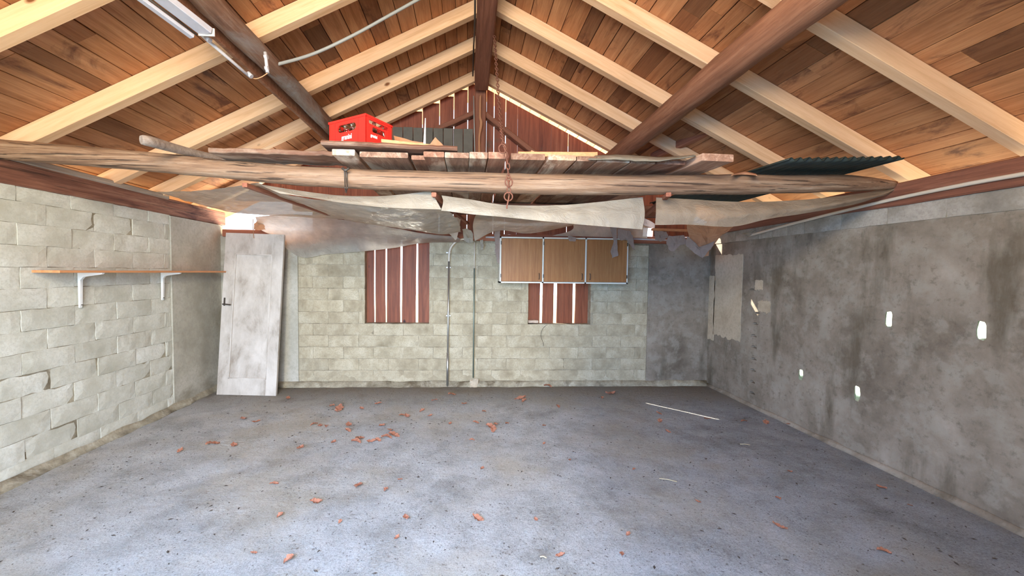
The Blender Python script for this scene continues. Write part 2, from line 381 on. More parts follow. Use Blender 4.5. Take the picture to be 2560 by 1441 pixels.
def film_mat(name, tint, trans=.3, transl=.5, rough=.16):
    t = NT(name); v = t.coord((1,1,1), False)
    d = t.noise(v, 5, 7, .6); c = t.ramp(d, [(.3, tuple(x*.72 for x in tint[:3])+(1,)), (.65, tint)])
    h = t.noise(t.coord((1,2.5,1), False), 7, 7, .62, .5); n = t.bump(h, .55, .04)
    t.l(c, t.b.inputs['Base Color']); t.b.inputs['Roughness'].default_value = rough; t.b.inputs['Specular IOR Level'].default_value = .5
    t.l(n, t.b.inputs['Normal'])
    tl = t.new('ShaderNodeBsdfTranslucent'); t.l(c, tl.inputs['Color']); t.l(n, tl.inputs['Normal'])
    tp = t.new('ShaderNodeBsdfTransparent'); tp.inputs['Color'].default_value = (.92,.92,.9,1)
    m1 = t.new('ShaderNodeMixShader'); m1.inputs[0].default_value = transl; t.l(t.b.outputs[0], m1.inputs[1]); t.l(tl.outputs[0], m1.inputs[2])
    m2 = t.new('ShaderNodeMixShader'); m2.inputs[0].default_value = trans; t.l(m1.outputs[0], m2.inputs[1]); t.l(tp.outputs[0], m2.inputs[2])
    t.l(m2.outputs[0], t.out.inputs['Surface']); return t.m
M['film'] = film_mat('dusty_clear_film', col(234,222,200), .05, .5)
M['film_thick'] = film_mat('folded_white_film', col(190,178,158), .02, .35, .3)
M['film_milky'] = film_mat('milky_film', col(228,222,208), .03, .68)
M['film_dirty'] = film_mat('brown_dusty_film', col(176,156,132), .03, .35, .35)
def glass_mat():
    t = NT('clear_bottle_glass'); t.b.inputs['Transmission Weight'].default_value = 1.; t.b.inputs['Roughness'].default_value = .05
    t.b.inputs['Base Color'].default_value = (.9,.92,.88,1); return t.m
M['glass'] = glass_mat()

# ================================================================= STRUCTURE
XL, XR, YB, YF = -3.25, 3.40, 5.48, -.5
ZR, XRI, MR = 4.163, .153, .50          # underside of the roof boards at the ridge, ridge x, slope
def roofz(x): return ZR - MR*abs(x-XRI)
# floor, gently uneven
bm = bmesh.new(); nx, ny = 150, 130; g = []
for j in range(ny+1):
    for i in range(nx+1):
        x = -3.45+7.1*i/nx; y = -.7+6.35*j/ny
        z = .006*noise.noise(Vector((x*1.1, y*1.1, 0)))+.004*noise.noise(Vector((x*5, y*5, 3)))
        rg = noise.noise(Vector(((x*.85+y*.52)*1.2, (-x*.52+y*.85)*9, 7)))
        z += .006*rg*max(0, min(1, (.8-x)/2.2))
        g.append(bm.verts.new((x, y, z-.006)))
for j in range(ny):
    for i in range(nx):
        a = j*(nx+1)+i; bm.faces.new((g[a], g[a+1], g[a+nx+2], g[a+nx+1]))
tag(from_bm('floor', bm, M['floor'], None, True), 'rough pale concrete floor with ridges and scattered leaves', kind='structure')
# yard outside
box('ground_outside', -30, 30, -30, 30, -.3, -.12, M['outside'])['kind'] = 'structure'

# block variants, local box length .388 (x), thickness .14 (y, face at y=0 towards -y), height .146 (z)
def block_mesh(L, H, seed):
    # a hollow concrete block face with slightly broken arrises
    rnd = random.Random(seed); bm = bmesh.new(); nx_, nz_ = 6, 3; f = []; 
    for k in range(nz_+1):
        for i in range(nx_+1):
            x = L*i/nx_; z = H*k/nz_; edge = i in (0, nx_) or k in (0, nz_)
            dx = rnd.uniform(-.0035, .0035) if edge else 0
            dz = rnd.uniform(-.003, .003) if edge else 0
            y = rnd.uniform(0, .0015)+(.003+rnd.uniform(0, .003) if edge else 0)
            f.append(bm.verts.new((x+dx, y, z+dz)))
    for k in range(nz_):
        for i in range(nx_):
            a = k*(nx_+1)+i; bm.faces.new((f[a], f[a+1], f[a+nx_+2], f[a+nx_+1]))
    per = [f[i] for i in range(nx_+1)]+[f[k*(nx_+1)+nx_] for k in range(1, nz_+1)]+[f[nz_*(nx_+1)+i] for i in range(nx_-1, -1, -1)]+[f[k*(nx_+1)] for k in range(nz_-1, 0, -1)]
    back = [bm.verts.new((v.co.x, .05, v.co.z)) for v in per]
    for i in range(len(per)):
        j = (i+1) % len(per); bm.faces.new((per[i], back[i], back[j], per[j]))
    me = bpy.data.meshes.new('concrete_block'); bmesh.ops.recalc_face_normals(bm, faces=bm.faces); bm.to_mesh(me); bm.free()
    return me
def block_set(mat):
    out = [block_mesh(.39, .147, s) for s in range(8)]
    for m in out: m.materials.append(mat)
    return out
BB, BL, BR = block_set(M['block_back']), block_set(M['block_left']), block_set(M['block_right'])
def put_block(parent, meshes, origin, ang, L, H=.147, proud=0.):
    me = random.choice(meshes); s = Matrix.Diagonal(((L+.006)/.39, 1, (H+.006)/.147, 1))
    mw = Matrix.Translation(origin) @ Matrix.Rotation(ang+random.uniform(-.004, .004), 4, 'Z') @ Matrix.Translation((0, -proud, 0)) @ s
    return link('concrete_block', me, parent, None, mw)
PIT = .159
# --- back wall: mortar body with two window openings, blocks proud of it
WIN = [(-1.385, -.515, .85, 1.99), (.835, 1.715, .85, 1.99)]
HB = 1.985
def wall_body(name, xs, parent_label):
    bm = bmesh.new()
    return bm
bm = bmesh.new(); yb0, yb1 = YB+.012, YB+.16
add_box(bm, XL-.2, WIN[0][0], yb0, yb1, -.1, HB); add_box(bm, WIN[0][1], WIN[1][0], yb0, yb1, -.1, HB); add_box(bm, WIN[1][1], XR+.2, yb0, yb1, -.1, HB)
for wv in WIN: add_box(bm, wv[0], wv[1], yb0, yb1, -.1, wv[2])
wb = from_bm('wall_back', bm, M['mortar']); tag(wb, 'back wall of pale grey hollow concrete blocks with two boarded openings', kind='structure')
z = .055-PIT; row = 0
while z < HB-.05:
    x = -2.263 + (0 if row % 2 == 0 else .2) - .4017*1
    h = min(.147, HB-z)
    while x < 2.53:
        a, b = max(x, -2.252), min(x+.39, 2.515)
        segs = [(a, b)]
        for wv in WIN:
            if z+h/2 > wv[2]:
                ns = []
                for s0, s1 in segs:
                    if s1 <= wv[0] or s0 >= wv[1]: ns.append((s0, s1)); continue
                    if s0 < wv[0]-.03: ns.append((s0, wv[0]))
                    if s1 > wv[1]+.03: ns.append((wv[1], s1))
                segs = ns
        for s0, s1 in segs:
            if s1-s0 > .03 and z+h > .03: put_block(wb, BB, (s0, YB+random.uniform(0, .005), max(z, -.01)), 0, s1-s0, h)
        x += .4017
    z += PIT; row += 1
bm = bmesh.new(); add_box(bm, XL, -2.255, YB-.006, YB+.02, -.02, 2.0)
from_bm('plaster_coat', bm, M['plaster_left'], wb)
bm = bmesh.new(); add_box(bm, 2.52, XR, YB-.008, YB+.02, -.02, 1.98)
from_bm('plaster_coat', bm, M['render'], wb)
# cement fillets at the foot of the walls
def fillet(name, p0, p1, mat, parent, h=.05, w=.05, nrm=(0,-1,0)):
    p0, p1, nr = Vector(p0), Vector(p1), Vector(nrm); n = 40; bm = bmesh.new(); R = []
    for i in range(n+1):
        p = p0.lerp(p1, i/n); hh = h*(1+.5*noise.noise(p*4)); ww = w*(1+.6*noise.noise(p*5+Vector((3,3,3))))
        R.append([bm.verts.new(p+Vector((0,0,hh))), bm.verts.new(p+nr*ww*.35+Vector((0,0,hh*.4))), bm.verts.new(p+nr*ww-Vector((0,0,.01)))])
    for i in range(n):
        for k in range(2): bm.faces.new((R[i][k], R[i+1][k], R[i+1][k+1], R[i][k+1]))
    o = from_bm(name, bm, mat, parent, True); m = o.modifiers.new('thickness', 'SOLIDIFY'); m.thickness = .01; return o
fillet('cement_fillet', (XL, YB, 0), (XR, YB, 0), M['mortar'], wb, .06, .06)
# --- left wall
wl = box('wall_left', XL-.22, XL-.010, YF, YB+.16, -.1, 2.14, M['mortar']); tag(wl, 'left wall of whitewashed concrete blocks with a plastered end', kind='structure')
z = 1.563-PIT*10; row = 0
while z < 2.12:
    h = min(.148, 2.14-z); y = 3.085+(.2 if row % 2 == 0 else 0) + .02*random.uniform(-1, 1) - .4017*5
    while y < 4.58:
        a, b = max(y, 1.0), min(y+.391, 4.585)
        if b-a > .03: put_block(wl, BL, (XL+random.uniform(-.004, .003), a, max(z, -.02)), PI/2, b-a, h+.003)
        y += .4017
    z += PIT; row += 1
bm = bmesh.new(); add_box(bm, XL-.03, XL+.008, 4.59, YB, -.02, 2.14); from_bm('plaster_coat', bm, M['plaster_left'], wl)
fillet('cement_fillet', (XL, 1, 0), (XL, YB, 0), M['mortar'], wl, .05, .05, (1,0,0))
# --- right wall, rendered, with slots cut right through it and a course of bare blocks on top
wr_ = box('wall_right', XR, XR+.2, YF, YB+.16, -.1, 1.985, M['render']); tag(wr_, 'right wall with dark stained cement render and four daylight slots', kind='structure')
cut = []
def hole(px, py, w, h, sh=.17):
    c = atX(px, py, XR); sh = .205*c.y/XR; rnd = random.Random(px); bm = bmesh.new(); n = 14; R = []
    for k, (dx, dy, sc_) in enumerate(((-.01, 0, 1), (.06, sh*.30, 1.0), (.215, sh*1.05, 1.2))):
        ring = []
        for i in range(n):
            a = 2*PI*i/n; ex = math.copysign(abs(math.cos(a))**.45, math.cos(a)); ez = math.copysign(abs(math.sin(a))**.55, math.sin(a))
            j = 1+rnd.uniform(-.12, .12)
            ring.append(bm.verts.new((XR+dx, c.y+dy+ex*w/2*sc_*j, c.z+ez*h/2*sc_*j)))
        R.append(ring)
    for a, b in zip(R, R[1:]):
        for i in range(n): bm.faces.new((a[i], a[(i+1) % n], b[(i+1) % n], b[i]))
    bm.faces.new(R[0]); bm.faces.new(R[-1][::-1])
    o = from_bm('cutter', bm, M['daylit_hole_inside']); cut.append(o)
hole(2224, 800, .050, .125); hole(2457, 828, .052, .125); hole(2004, 938, .050, .105); hole(2145, 985, .052, .125)
def notch(px, py, wy=.11, hz=.03, d=.035):
    c = atX(px, py, XR); bm = bmesh.new(); n = 9; R = []
    for dx, s in ((-.01, 1), (d, .6)):
        ring = [bm.verts.new((XR+dx, c.y+math.cos(PI*i/(n-1))*wy/2*s, c.z+math.sin(PI*i/(n-1))*hz*s)) for i in range(n)]
        R.append(ring)
    for i in range(n): bm.faces.new((R[0][i], R[0][(i+1) % n], R[1][(i+1) % n], R[1][i]))
    bm.faces.new(R[0]); bm.faces.new(R[1][::-1]); cut.append(from_bm('cutter', bm, M['render']))
for px, py in ((1880,727),(1893,786),(1888,812),(1884,842),(1884,870),(1884,900),(1882,928),(1880,957),(1880,985)): notch(px, py)
for o in cut:
    m = wr_.modifiers.new('cut', 'BOOLEAN'); m.operation = 'DIFFERENCE'; m.object = o; m.solver = 'EXACT'
    if hasattr(m, 'material_mode'): m.material_mode = 'TRANSFER'
dg = bpy.context.evaluated_depsgraph_get(); me2 = bpy.data.meshes.new_from_object(wr_.evaluated_get(dg))
wr_.modifiers.clear(); wr_.data = me2
for o in cut: bpy.data.objects.remove(o)
y = 1.1
while y < 5.4:
    L = random.choice((.39, .39, .3, .2)) if y > 3.6 else .39
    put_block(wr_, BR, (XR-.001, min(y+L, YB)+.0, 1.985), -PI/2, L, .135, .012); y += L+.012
box('mortar_bed', XR-.004, XR+.2, YF, YB+.16, 1.985, 2.12, M['mortar'], wr_)
def patch(px0, py0, px1, py1, mat, name='plaster_patch', rag=.012, seed=1):
    a, b = atX(px0, py0, XR), atX(px1, py1, XR); rnd = random.Random(seed); n = 14
    y0, y1, z0, z1 = min(a.y,b.y), max(a.y,b.y), min(a.z,b.z), max(a.z,b.z); pts = []
    for i in range(n): pts.append((y0+(y1-y0)*i/n, z0+rnd.uniform(-2.5,1)*rag))
    for i in range(n): pts.append((y1+rnd.uniform(-1,1)*rag, z0+(z1-z0)*i/n))
    for i in range(n): pts.append((y1-(y1-y0)*i/n, z1+rnd.uniform(-1,1)*rag))
    for i in range(n): pts.append((y0+rnd.uniform(-1,1)*rag*.5, z1-(z1-z0)*i/n))
    bm = bmesh.new(); F_ = [bm.verts.new((XR-.007, *p)) for p in pts]; B_ = [bm.verts.new((XR+.01, *p)) for p in pts]
    bm.faces.new(F_)
    for i in range(len(F_)): j = (i+1) % len(F_); bm.faces.new((F_[i], B_[i], B_[j], F_[j]))
    from_bm(name, bm, mat, wr_)
patch(1790, 640, 1851, 852, M['plaster_pale'], seed=3); patch(1773, 690, 1784, 850, M['plaster_pale'], seed=4, rag=.006)
patch(1889, 701, 1907, 725, M['plaster_pale'], seed=5, rag=.006); patch(1897, 752, 1926, 782, M['plaster_pale'], seed=6, rag=.008)
fillet('cement_fillet', (XR, 1, 0), (XR, YB, 0), M['render'], wr_, .03, .03, (-1,0,0))
# --- front wall behind the camera with the wide gate opening
bm = bmesh.new(); add_box(bm, .47, XR+.2, YF-.2, YF, -.1, 2.6); add_box(bm, XL-.2, XL+.25, YF-.2, YF, -.1, 2.6)
add_box(bm, XL+.25, .47, YF-.2, YF, 2.45, 2.6); add_box(bm, -3.3, 3.5, YF-.2, YF, 2.6, 2.95); add_box(bm, -2.2, 2.5, YF-.2, YF, 2.95, 3.4); add_box(bm, -1.2, 1.5, YF-.2, YF, 3.4, 3.9)
tag(from_bm('wall_front', bm, M['mortar']), 'front wall with the open gate behind the viewer', kind='structure')

# --- window boards
def boards_between(parent, edges, y, z0, z1, mat, thick, holes=None, lean=None):
    for k, (x0, x1) in enumerate(edges):
        th = thick[k] if isinstance(thick, list) else thick
        cx = (x0+x1)/2; ln = (lean[k] if lean else 0)
        beam('board', (cx-ln, y+th/2, z0), (cx+ln, y+th/2, z1), x1-x0, th, mat, parent, up=(0,-1,0), ch=.002, n=6, jit=.0012, seed=int(x0*1000) & 255)
yb = YB+.14
def slits(pxs, y, py=740): return [at(p, py, y).x for p in pxs]
w1 = empty('window_1', (-.95, yb, .85), 'boarded opening in the back wall left of the tall pipe, red-brown boards with daylight slits', kind='structure')
e = slits([898, 935.2, 938.8, 963.5, 967.5, 1000.5, 1005.5, 1040, 1045, 1082], yb)
boards_between(w1, [(e[0],e[1]),(e[2],e[3]),(e[4],e[5]),(e[6],e[7]),(e[8],e[9])], yb, .83, 2.13, M['shutter'], .034, lean=[.0,-.001,.002,.004,-.003])
w2 = empty('window_2', (1.28, yb, .85), 'boarded opening under the wall cabinet, red-brown boards with daylight slits', kind='structure')
e = slits([1308, 1350, 1356.2, 1384.0, 1392.4, 1432, 1438, 1470.6, 1473.8, 1486], yb)
boards_between(w2, [(e[0],e[1]),(e[2],e[3]),(e[4],e[5]),(e[6],e[7]),(e[8],e[9])], yb, .83, 2.13, M['shutter'], [.045,.018,.045,.045,.03])

# --- top plates
def timber(name, p0, p1, w_, h_, mat, label, cat, **kw):
    o = beam(name, p0, p1, w_, h_, mat, None, n=kw.pop('n', 14), jit=kw.pop('jit', .004), **kw); tag(o, label, cat); return o
timber('wall_plate', (XL-.06, YF, 2.235), (XL-.06, YB+.1, 2.235), .15, .175, M['plate'], 'old brown timber plate lying along the top of the left block wall', 'beam', ch=.01)
timber('wall_plate', (XL-.02, YF, 2.345), (XL-.02, 4.55, 2.335), .10, .05, M['pole'], 'thin weathered batten on top of the left wall plate', 'batten', ch=.01)
timber('wall_plate', (XR+.05, YF, 2.21), (XR+.05, YB+.1, 2.21), .17, .18, M['red_timber'], 'dark red-brown timber plate lying along the top of the right wall', 'beam', ch=.01)
timber('wall_plate', (XL+.05, YB+.02, 2.035), (XR-.02, YB+.02, 2.03), .12, .095, M['lath'], 'reddish timber plate along the top of the back wall behind the hanging film', 'beam', ch=.008)

# --- roof: deck above, boards below as parts
bm = bmesh.new()
for s in (-1, 1):
    X1 = XRI+s*3.98; a = (XRI, ZR+.03); b = (X1, ZR+.03-MR*3.98)
    vs = [bm.verts.new(p) for p in ((a[0], YF-.5, a[1]), (b[0], YF-.5, b[1]), (b[0], 6.15, b[1]), (a[0], 6.15, a[1]), (a[0], YF-.5, a[1]+.04), (b[0], YF-.5, b[1]+.04), (b[0], 6.15, b[1]+.04), (a[0], 6.15, a[1]+.04))]
    for f in ((0,3,2,1),(4,5,6,7),(0,1,5,4),(1,2,6,5),(2,3,7,6),(3,0,4,7)): bm.faces.new([vs[i] for i in f])
ceil = from_bm('ceiling', bm, M['tile']); tag(ceil, 'pitched underside of the roof, sheathed with old brown boards', kind='structure')
tones = [(.92,.90,.88),(.90,.86,.82),(.84,.78,.72),(.88,.82,.78),(1.0,.98,.94),(.76,.70,.64),(.95,.86,.76),(.9,.88,.86)]
dark_t = [(.42,.38,.36),(.50,.45,.42),(.56,.48,.43)]
darkR = {1.10: (2.3, 5.9), 1.54: (2.9, 4.6), 1.545: (.5, 2.9), 2.38: (1.2, 4.2), 2.80: (.6, 2.2), .33: (1.5, 4.2), 3.0: (1.0, 2.4)}
darkL = {-1.21: (2.6, 3.8), -.78: (2.9, 4.1), -1.62: (2.2, 3.0), -2.35: (1.5, 2.6), -2.55: (1.8, 3.0), -2.16: (3.8, 4.7), -2.9: (3.2, 4.4)}
SL = math.hypot(1, MR)
for s in (-1, 1):
    u = .04; rnd = random.Random(11+s)
    while u < 3.93:
        wd = rnd.uniform(.10, .165); wd = min(wd, 3.95-u)
        if 3.25 < u < 3.75 and s == 1: wd = min(.24, 3.95-u)
        xm = XRI+s*(u+wd/2); zz = ZR-MR*(u+wd/2)+.012
        cuts = [YF-.45]
        off = rnd.uniform(.2, 1.6)
        while cuts[-1] < 5.9: cuts.append(min(6.12, cuts[-1]+rnd.choice((1.3, 2.0, 2.6, 3.2))*rnd.uniform(.85, 1.1)+(off if len(cuts) == 1 else 0)))
        if cuts[-1] < 6.1: cuts.append(6.12)
        spans = [(a, b, rnd.choice(tones)) for a, b in zip(cuts, cuts[1:]) if b-a > .05]
        for dx, (d0, d1) in (darkR if s == 1 else darkL).items():
            if abs(dx-xm) < wd/2+.001:
                ns = []
                for a, b, t_ in spans:
                    if b <= d0 or a >= d1: ns.append((a, b, t_)); continue
                    if a < d0: ns.append((a, d0, t_))
                    ns.append((max(a, d0), min(b, d1), rnd.choice(dark_t)))
                    if b > d1: ns.append((d1, b, t_))
                spans = ns
        for a, b, t_ in spans:
            up = Vector((s*MR, 0, 1)).normalized()
            gap = .003+rnd.uniform(0, .004)
            o = beam('board', (xm, a+.001, zz+rnd.uniform(0, .004)), (xm, b-.001, zz+rnd.uniform(0, .004)), (wd-gap)*SL, .02, M['roof_board'], ceil, up=up, ch=.002)
            k = rnd.uniform(.9, 1.08); o.color = tuple(c*k for c in t_)+(1,)
        u += wd

# --- gable wall of vertical boards
YG = 5.46
gab = empty('wall_gable', (XRI, YG, 2.08), 'gable wall of vertical red-brown boards with daylight between them above the loft', kind='structure')
slx = [at(p, q, YG).x for p, q in ((820,330),(860,330),(905,330),(945,330),(1000,330),(1056,320),(1099,285),(1135,250),(1170,222))]
sr = [at(p, q, YG).x for p, q in ((1217,230),(1236,232),(1265,250),(1294,340),(1378,340),(1421,340),(1460,350),(1500,360),(1545,380))]
gx = sorted([-3.05, -2.85, -2.65, -2.45, -2.25, -2.05] + slx + [.14] + sr + [2.15, 2.42, 2.56, 2.78, 3.0, 3.14])
brights = {round(v, 3) for v in [at(p, q, YG).x for p, q in ((1056,320),(1099,285),(1135,250),(1170,222),(1236,232),(1265,250),(1421,340))]}
topgap = lambda x: .115 if x > .15 else (.075 if -.9 < x < .15 else .05)
for a, b in zip(gx, gx[1:]):
    ga = .009 if round(a, 3) in brights else .003; gb = .009 if round(b, 3) in brights else .003
    xm = (a+b)/2
    bm = bmesh.new(); x0, x1 = a+ga/2, b-gb/2
    z0 = 2.20 if a == 2.42 else (2.46 if a < -2.06 else 2.08); zt0 = roofz(x0)-topgap(xm); zt1 = roofz(x1)-topgap(xm)
    if a < .14 and xm > -.9: zt0 = zt1 = max(zt0, zt1)-.02
    v = [bm.verts.new(p) for p in ((x0,YG,z0),(x1,YG,z0),(x1,YG,zt1),(x0,YG,zt0),(x0,YG+.022,z0),(x1,YG+.022,z0),(x1,YG+.022,zt1),(x0,YG+.022,zt0))]
    for f in ((0,1,2,3),(7,6,5,4),(1,0,4,5),(2,1,5,6),(3,2,6,7),(0,3,7,4)): bm.faces.new([v[i] for i in f])
    for vv in bm.verts: vv.co -= Vector((xm, YG, z0))
    o = from_bm('board', bm, M['shutter_z'], gab, False, Matrix.Translation((xm, YG, z0)))

# ================================================================= TIMBER FRAME
LY = [4.82, 4.13, 3.58, 2.775, 2.08, 1.40, .7, 0]; RY = [4.85, 4.16, 3.525, 2.85, 2.175, 1.5, .8, .1]
ordn = ['backmost, beside the gable boards', 'second from the gable', 'third from the gable', 'fourth from the gable', 'fifth from the gable', 'sixth from the gable', 'seventh, above the viewer', 'foremost, behind the viewer']
RW, RH = .078, .122
for s, ys in ((-1, LY), (1, RY)):
    for k, yy in enumerate(ys[:6]):
        y = yy*1.08+RW/2; off = RH/2+.001; dn = Vector((-s*MR, 0, -1)).normalized()*off   # perpendicular to the slope
        x0, x1 = XRI+s*.075, XRI+s*3.95
        p0 = Vector((x0, y, roofz(x0)))+dn; p1 = Vector((x1, y, roofz(x1)))+dn
        o = beam('rafter', p0, p1, RW, RH, M['new_wood'], None, up=Vector((s*MR, 0, 1)).normalized(), ch=.003, n=4, jit=.001, seed=k)
        tag(o, 'pale new pine rafter on the %s roof slope, %s' % ('left' if s < 0 else 'right', ordn[k]), 'rafter', 'pale rafters of the %s roof slope' % ('left' if s < 0 else 'right'))
# ridge beam and post
o = beam('ridge_beam', (XRI, YF-.3, ZR-.19), (XRI, 5.1, ZR-.19), .17, .30, M['red_timber'], ch=.015, n=16, jit=.003); tag(o, 'dark red-brown squared ridge beam running to the gable', 'beam')
pa, pb = at(1202, 215, 5.3), at(1204, 392, 5.3)
o = beam('post', (pa.x, 5.30, 2.12), (pa.x-.005, 5.30, ZR-.12), .14, .12, M['red_timber'], up=(0,-1,0), ch=.012, n=10, jit=.003); tag(o, 'dark red-brown post under the ridge at the gable', 'post')
k_ = 1.08
o = tube('purlin', [(-1.500, YF-.3, 3.10), (-1.495, 1.0, 3.09), (-1.50, 2.5, 3.095), (-1.49, 3.6, 3.105), (-1.50, 5.44, 3.10)], [.078,.076,.074,.072,.070], M['log_y'], None, 14, .12, 3, 50)
tag(o, 'grey weathered round purlin log under the left rafters', 'beam')
o = beam('purlin_strap', (-1.590, YF-.3, 3.05), (-1.585, 5.4, 3.06), .035, .12, M['purlin_red'], ch=.006, n=12, jit=.003); o.name = 'purlin_board'; tag(o, 'reddish board fixed along the outer side of the left purlin log', 'board')
o = tube('purlin', [(1.85, YF-.3, 3.065), (1.855, 1.2, 3.04), (1.845, 2.6, 3.05), (1.855, 4, 3.045), (1.85, 5.44, 3.04)], [.112,.11,.108,.105,.10], M['purlin_red'], None, 14, .10, 9, 50)
tag(o, 'thick reddish round purlin log under the right rafters', 'beam')
a, b = at(1850, 292, 3.75), at(1632, 392, 4.9)
o = beam('brace', a+Vector((0,0,.0)), b, .07, .085, M['lath'], n=8, jit=.004, ch=.01); tag(o, 'pale reddish brace rising to the right purlin', 'brace')
a, b = at(1212, 288, 5.36), at(1345, 392, 5.36); d = b-a
o = beam('brace', a, b+d*.35, .06, .12, M['red_timber'], up=(0,-1,0), n=8, jit=.003, ch=.01); tag(o, 'diagonal red-brown brace right of the gable post', 'brace')
a, b = at(1190, 282, 5.36), at(1070, 335, 5.36); d = b-a
o = beam('brace', a, b+d*.6, .06, .11, M['red_timber'], up=(0,-1,0), n=8, jit=.003, ch=.01); tag(o, 'diagonal red-brown brace left of the gable post', 'brace')
# tie log
pts = [at(x, y, Y) for x, y, Y in ((-160,352,2.92),(0,374,2.95),(150,386,2.97),(330,401,2.98),(600,427,3.0),(850,446,3.0),(1200,457,3.0),(1500,463,3.0),(1900,461,3.02),(2120,459,3.04),(2236,463,3.05))]
o = tube('tie_log', pts, [.070,.068,.066,.067,.066,.070,.074,.075,.072,.064,.030], M['log'], None, 18, .10, 5, 110)
tag(o, 'long bowed weathered tie log spanning the barn from left to right', 'beam')
o = tube('pole', [at(352,350,2.62), at(372,353,2.66), at(440,372,2.9), at(520,392,3.2), at(620,410,3.6)], [.026,.033,.031,.03,.03], M['pole'], None, 12, .08, 2, 24)
tag(o, 'grey pole with a sawn end lying across the left of the tie log', 'pole')

# ================================================================= LOFT PLANKS
LZ = 2.335   # underside of the planks
def plank(px0, px1, py, Yf, label, tone, th=.036, Yb=4.7, dz=0., tilt=0., mat='loft', w_=None, group='planks of the small loft'):
    a, b = at(px0, py, Yf), at(px1, py, Yf); x = (a.x+b.x)/2; w2 = w_ or (b.x-a.x)
    z = LZ+th/2+dz
    o = beam('plank', (x, Yf, z), (x+tilt, Yb, z+.01), w2*.985, th, M[mat], None, n=12, jit=.0025, seed=px0, ch=.004)
    o.color = tone+(1,); tag(o, label, 'plank', group); return o
WHT, RED, GRY, BRN = (1.4,1.35,1.28), (.95,.78,.68), (.95,.9,.84), (.72,.62,.55)
plank(829, 887, 390, 2.78, 'whitish plank end just right of the rough crosswise slab', WHT, .04)
plank(897, 1020, 390, 2.80, 'wide greyish plank end below the red crate', GRY, .036, dz=.0)
plank(1028, 1067, 404, 2.84, 'short low reddish plank end right of the wide greyish one', RED, .03)
plank(1058, 1110, 394, 2.76, 'narrow red-brown plank end left of the chain, second after the low one', RED, .036)
plank(1111, 1172, 395, 2.77, 'pink-edged plank end under the hanging rope', GRY, .036)
plank(1173, 1219, 396, 2.77, 'pale crumbly plank end left of the chain', GRY, .044)
plank(1220, 1266, 390, 2.77, 'raised pink plank end touching the chain', (1.15,.95,.86), .045)
plank(1276, 1363, 400, 2.78, 'rounded dusty plank end just right of the chain', BRN, .042)
plank(1370, 1441, 398, 2.76, 'clean white plank end with a staple in the middle of the loft', (1.7,1.62,1.5), .036, tilt=-.03)
plank(1442, 1491, 400, 2.78, 'brown plank end right of the clean white one', BRN, .034)
plank(1493, 1576, 400, 2.78, 'grey dusty plank end under the mouldy cloth', GRY, .034, tilt=-.02)
plank(1577, 1640, 400, 2.80, 'dark stained plank end right under the cloth', BRN, .034, tilt=-.03)
plank(1642, 1715, 401, 2.80, 'reddish dark plank end beside the pale slanting plank', (.62,.45,.4), .03, tilt=-.04)
plank(1752, 1836, 396, 2.70, 'pale grey plank with pink end sticking out at the right of the loft', (1.5,1.4,1.32), .05, tilt=-.12)
# rough crosswise slab on the left, lying on the log
bm = bmesh.new()
a = at(515, 371, 2.80); b = at(872, 391, 2.78)
o = beam('plank', (a.x, 2.96, 2.360), (b.x+.02, 2.93, 2.352), .27, .032, M['loft'], None, n=20, jit=.004, ch=.006); o.color = (.72,.62,.56,1)
tag(o, 'rough grey-brown slab lying crosswise at the left of the loft', 'plank')
a, b = at(818, 373, 2.72), at(1142, 392, 2.74)
o = beam('plank', (a.x-.05, 2.88, 2.395+.01), (b.x, 2.90, 2.385+.01), .30, .030, M['loft'], None, n=20, jit=.002, ch=.012); o.color = (.62,.5,.44,1)
tag(o, 'long brown plank laid across the loft under the red crate', 'plank')
o = beam('loft_bearer', (-1.9, 4.55, 2.27), (2.6, 4.55, 2.27), .12, .12, M['plate'], n=10, jit=.004); tag(o, 'rear bearer carrying the back ends of the loft planks', 'beam')
# brick
def rough_block(name, c, dims, mat, label, cat, rot=0., seed=1, j=.006):
    rnd = random.Random(seed); bm = bmesh.new(); bmesh.ops.create_cube(bm, size=1)
    bmesh.ops.subdivide_edges(bm, edges=bm.edges[:], cuts=2, use_grid_fill=True)
    for v in bm.verts: v.co = Vector((v.co.x*dims[0]+rnd.uniform(-j,j), v.co.y*dims[1]+rnd.uniform(-j,j), v.co.z*dims[2]+rnd.uniform(-j,j)))
    o = from_bm(name, bm, mat, None, False, Matrix.Translation(c) @ Matrix.Rotation(rot, 4, 'Z')); return tag(o, label, cat)
c = at(1133, 386, 2.95); rough_block('brick', (c.x, 2.95, 2.405), (.055,.10,.035), M['cutblock'], 'pink brick piece on the loft beside the end of the long brown plank', 'brick', .1, 5, .003)

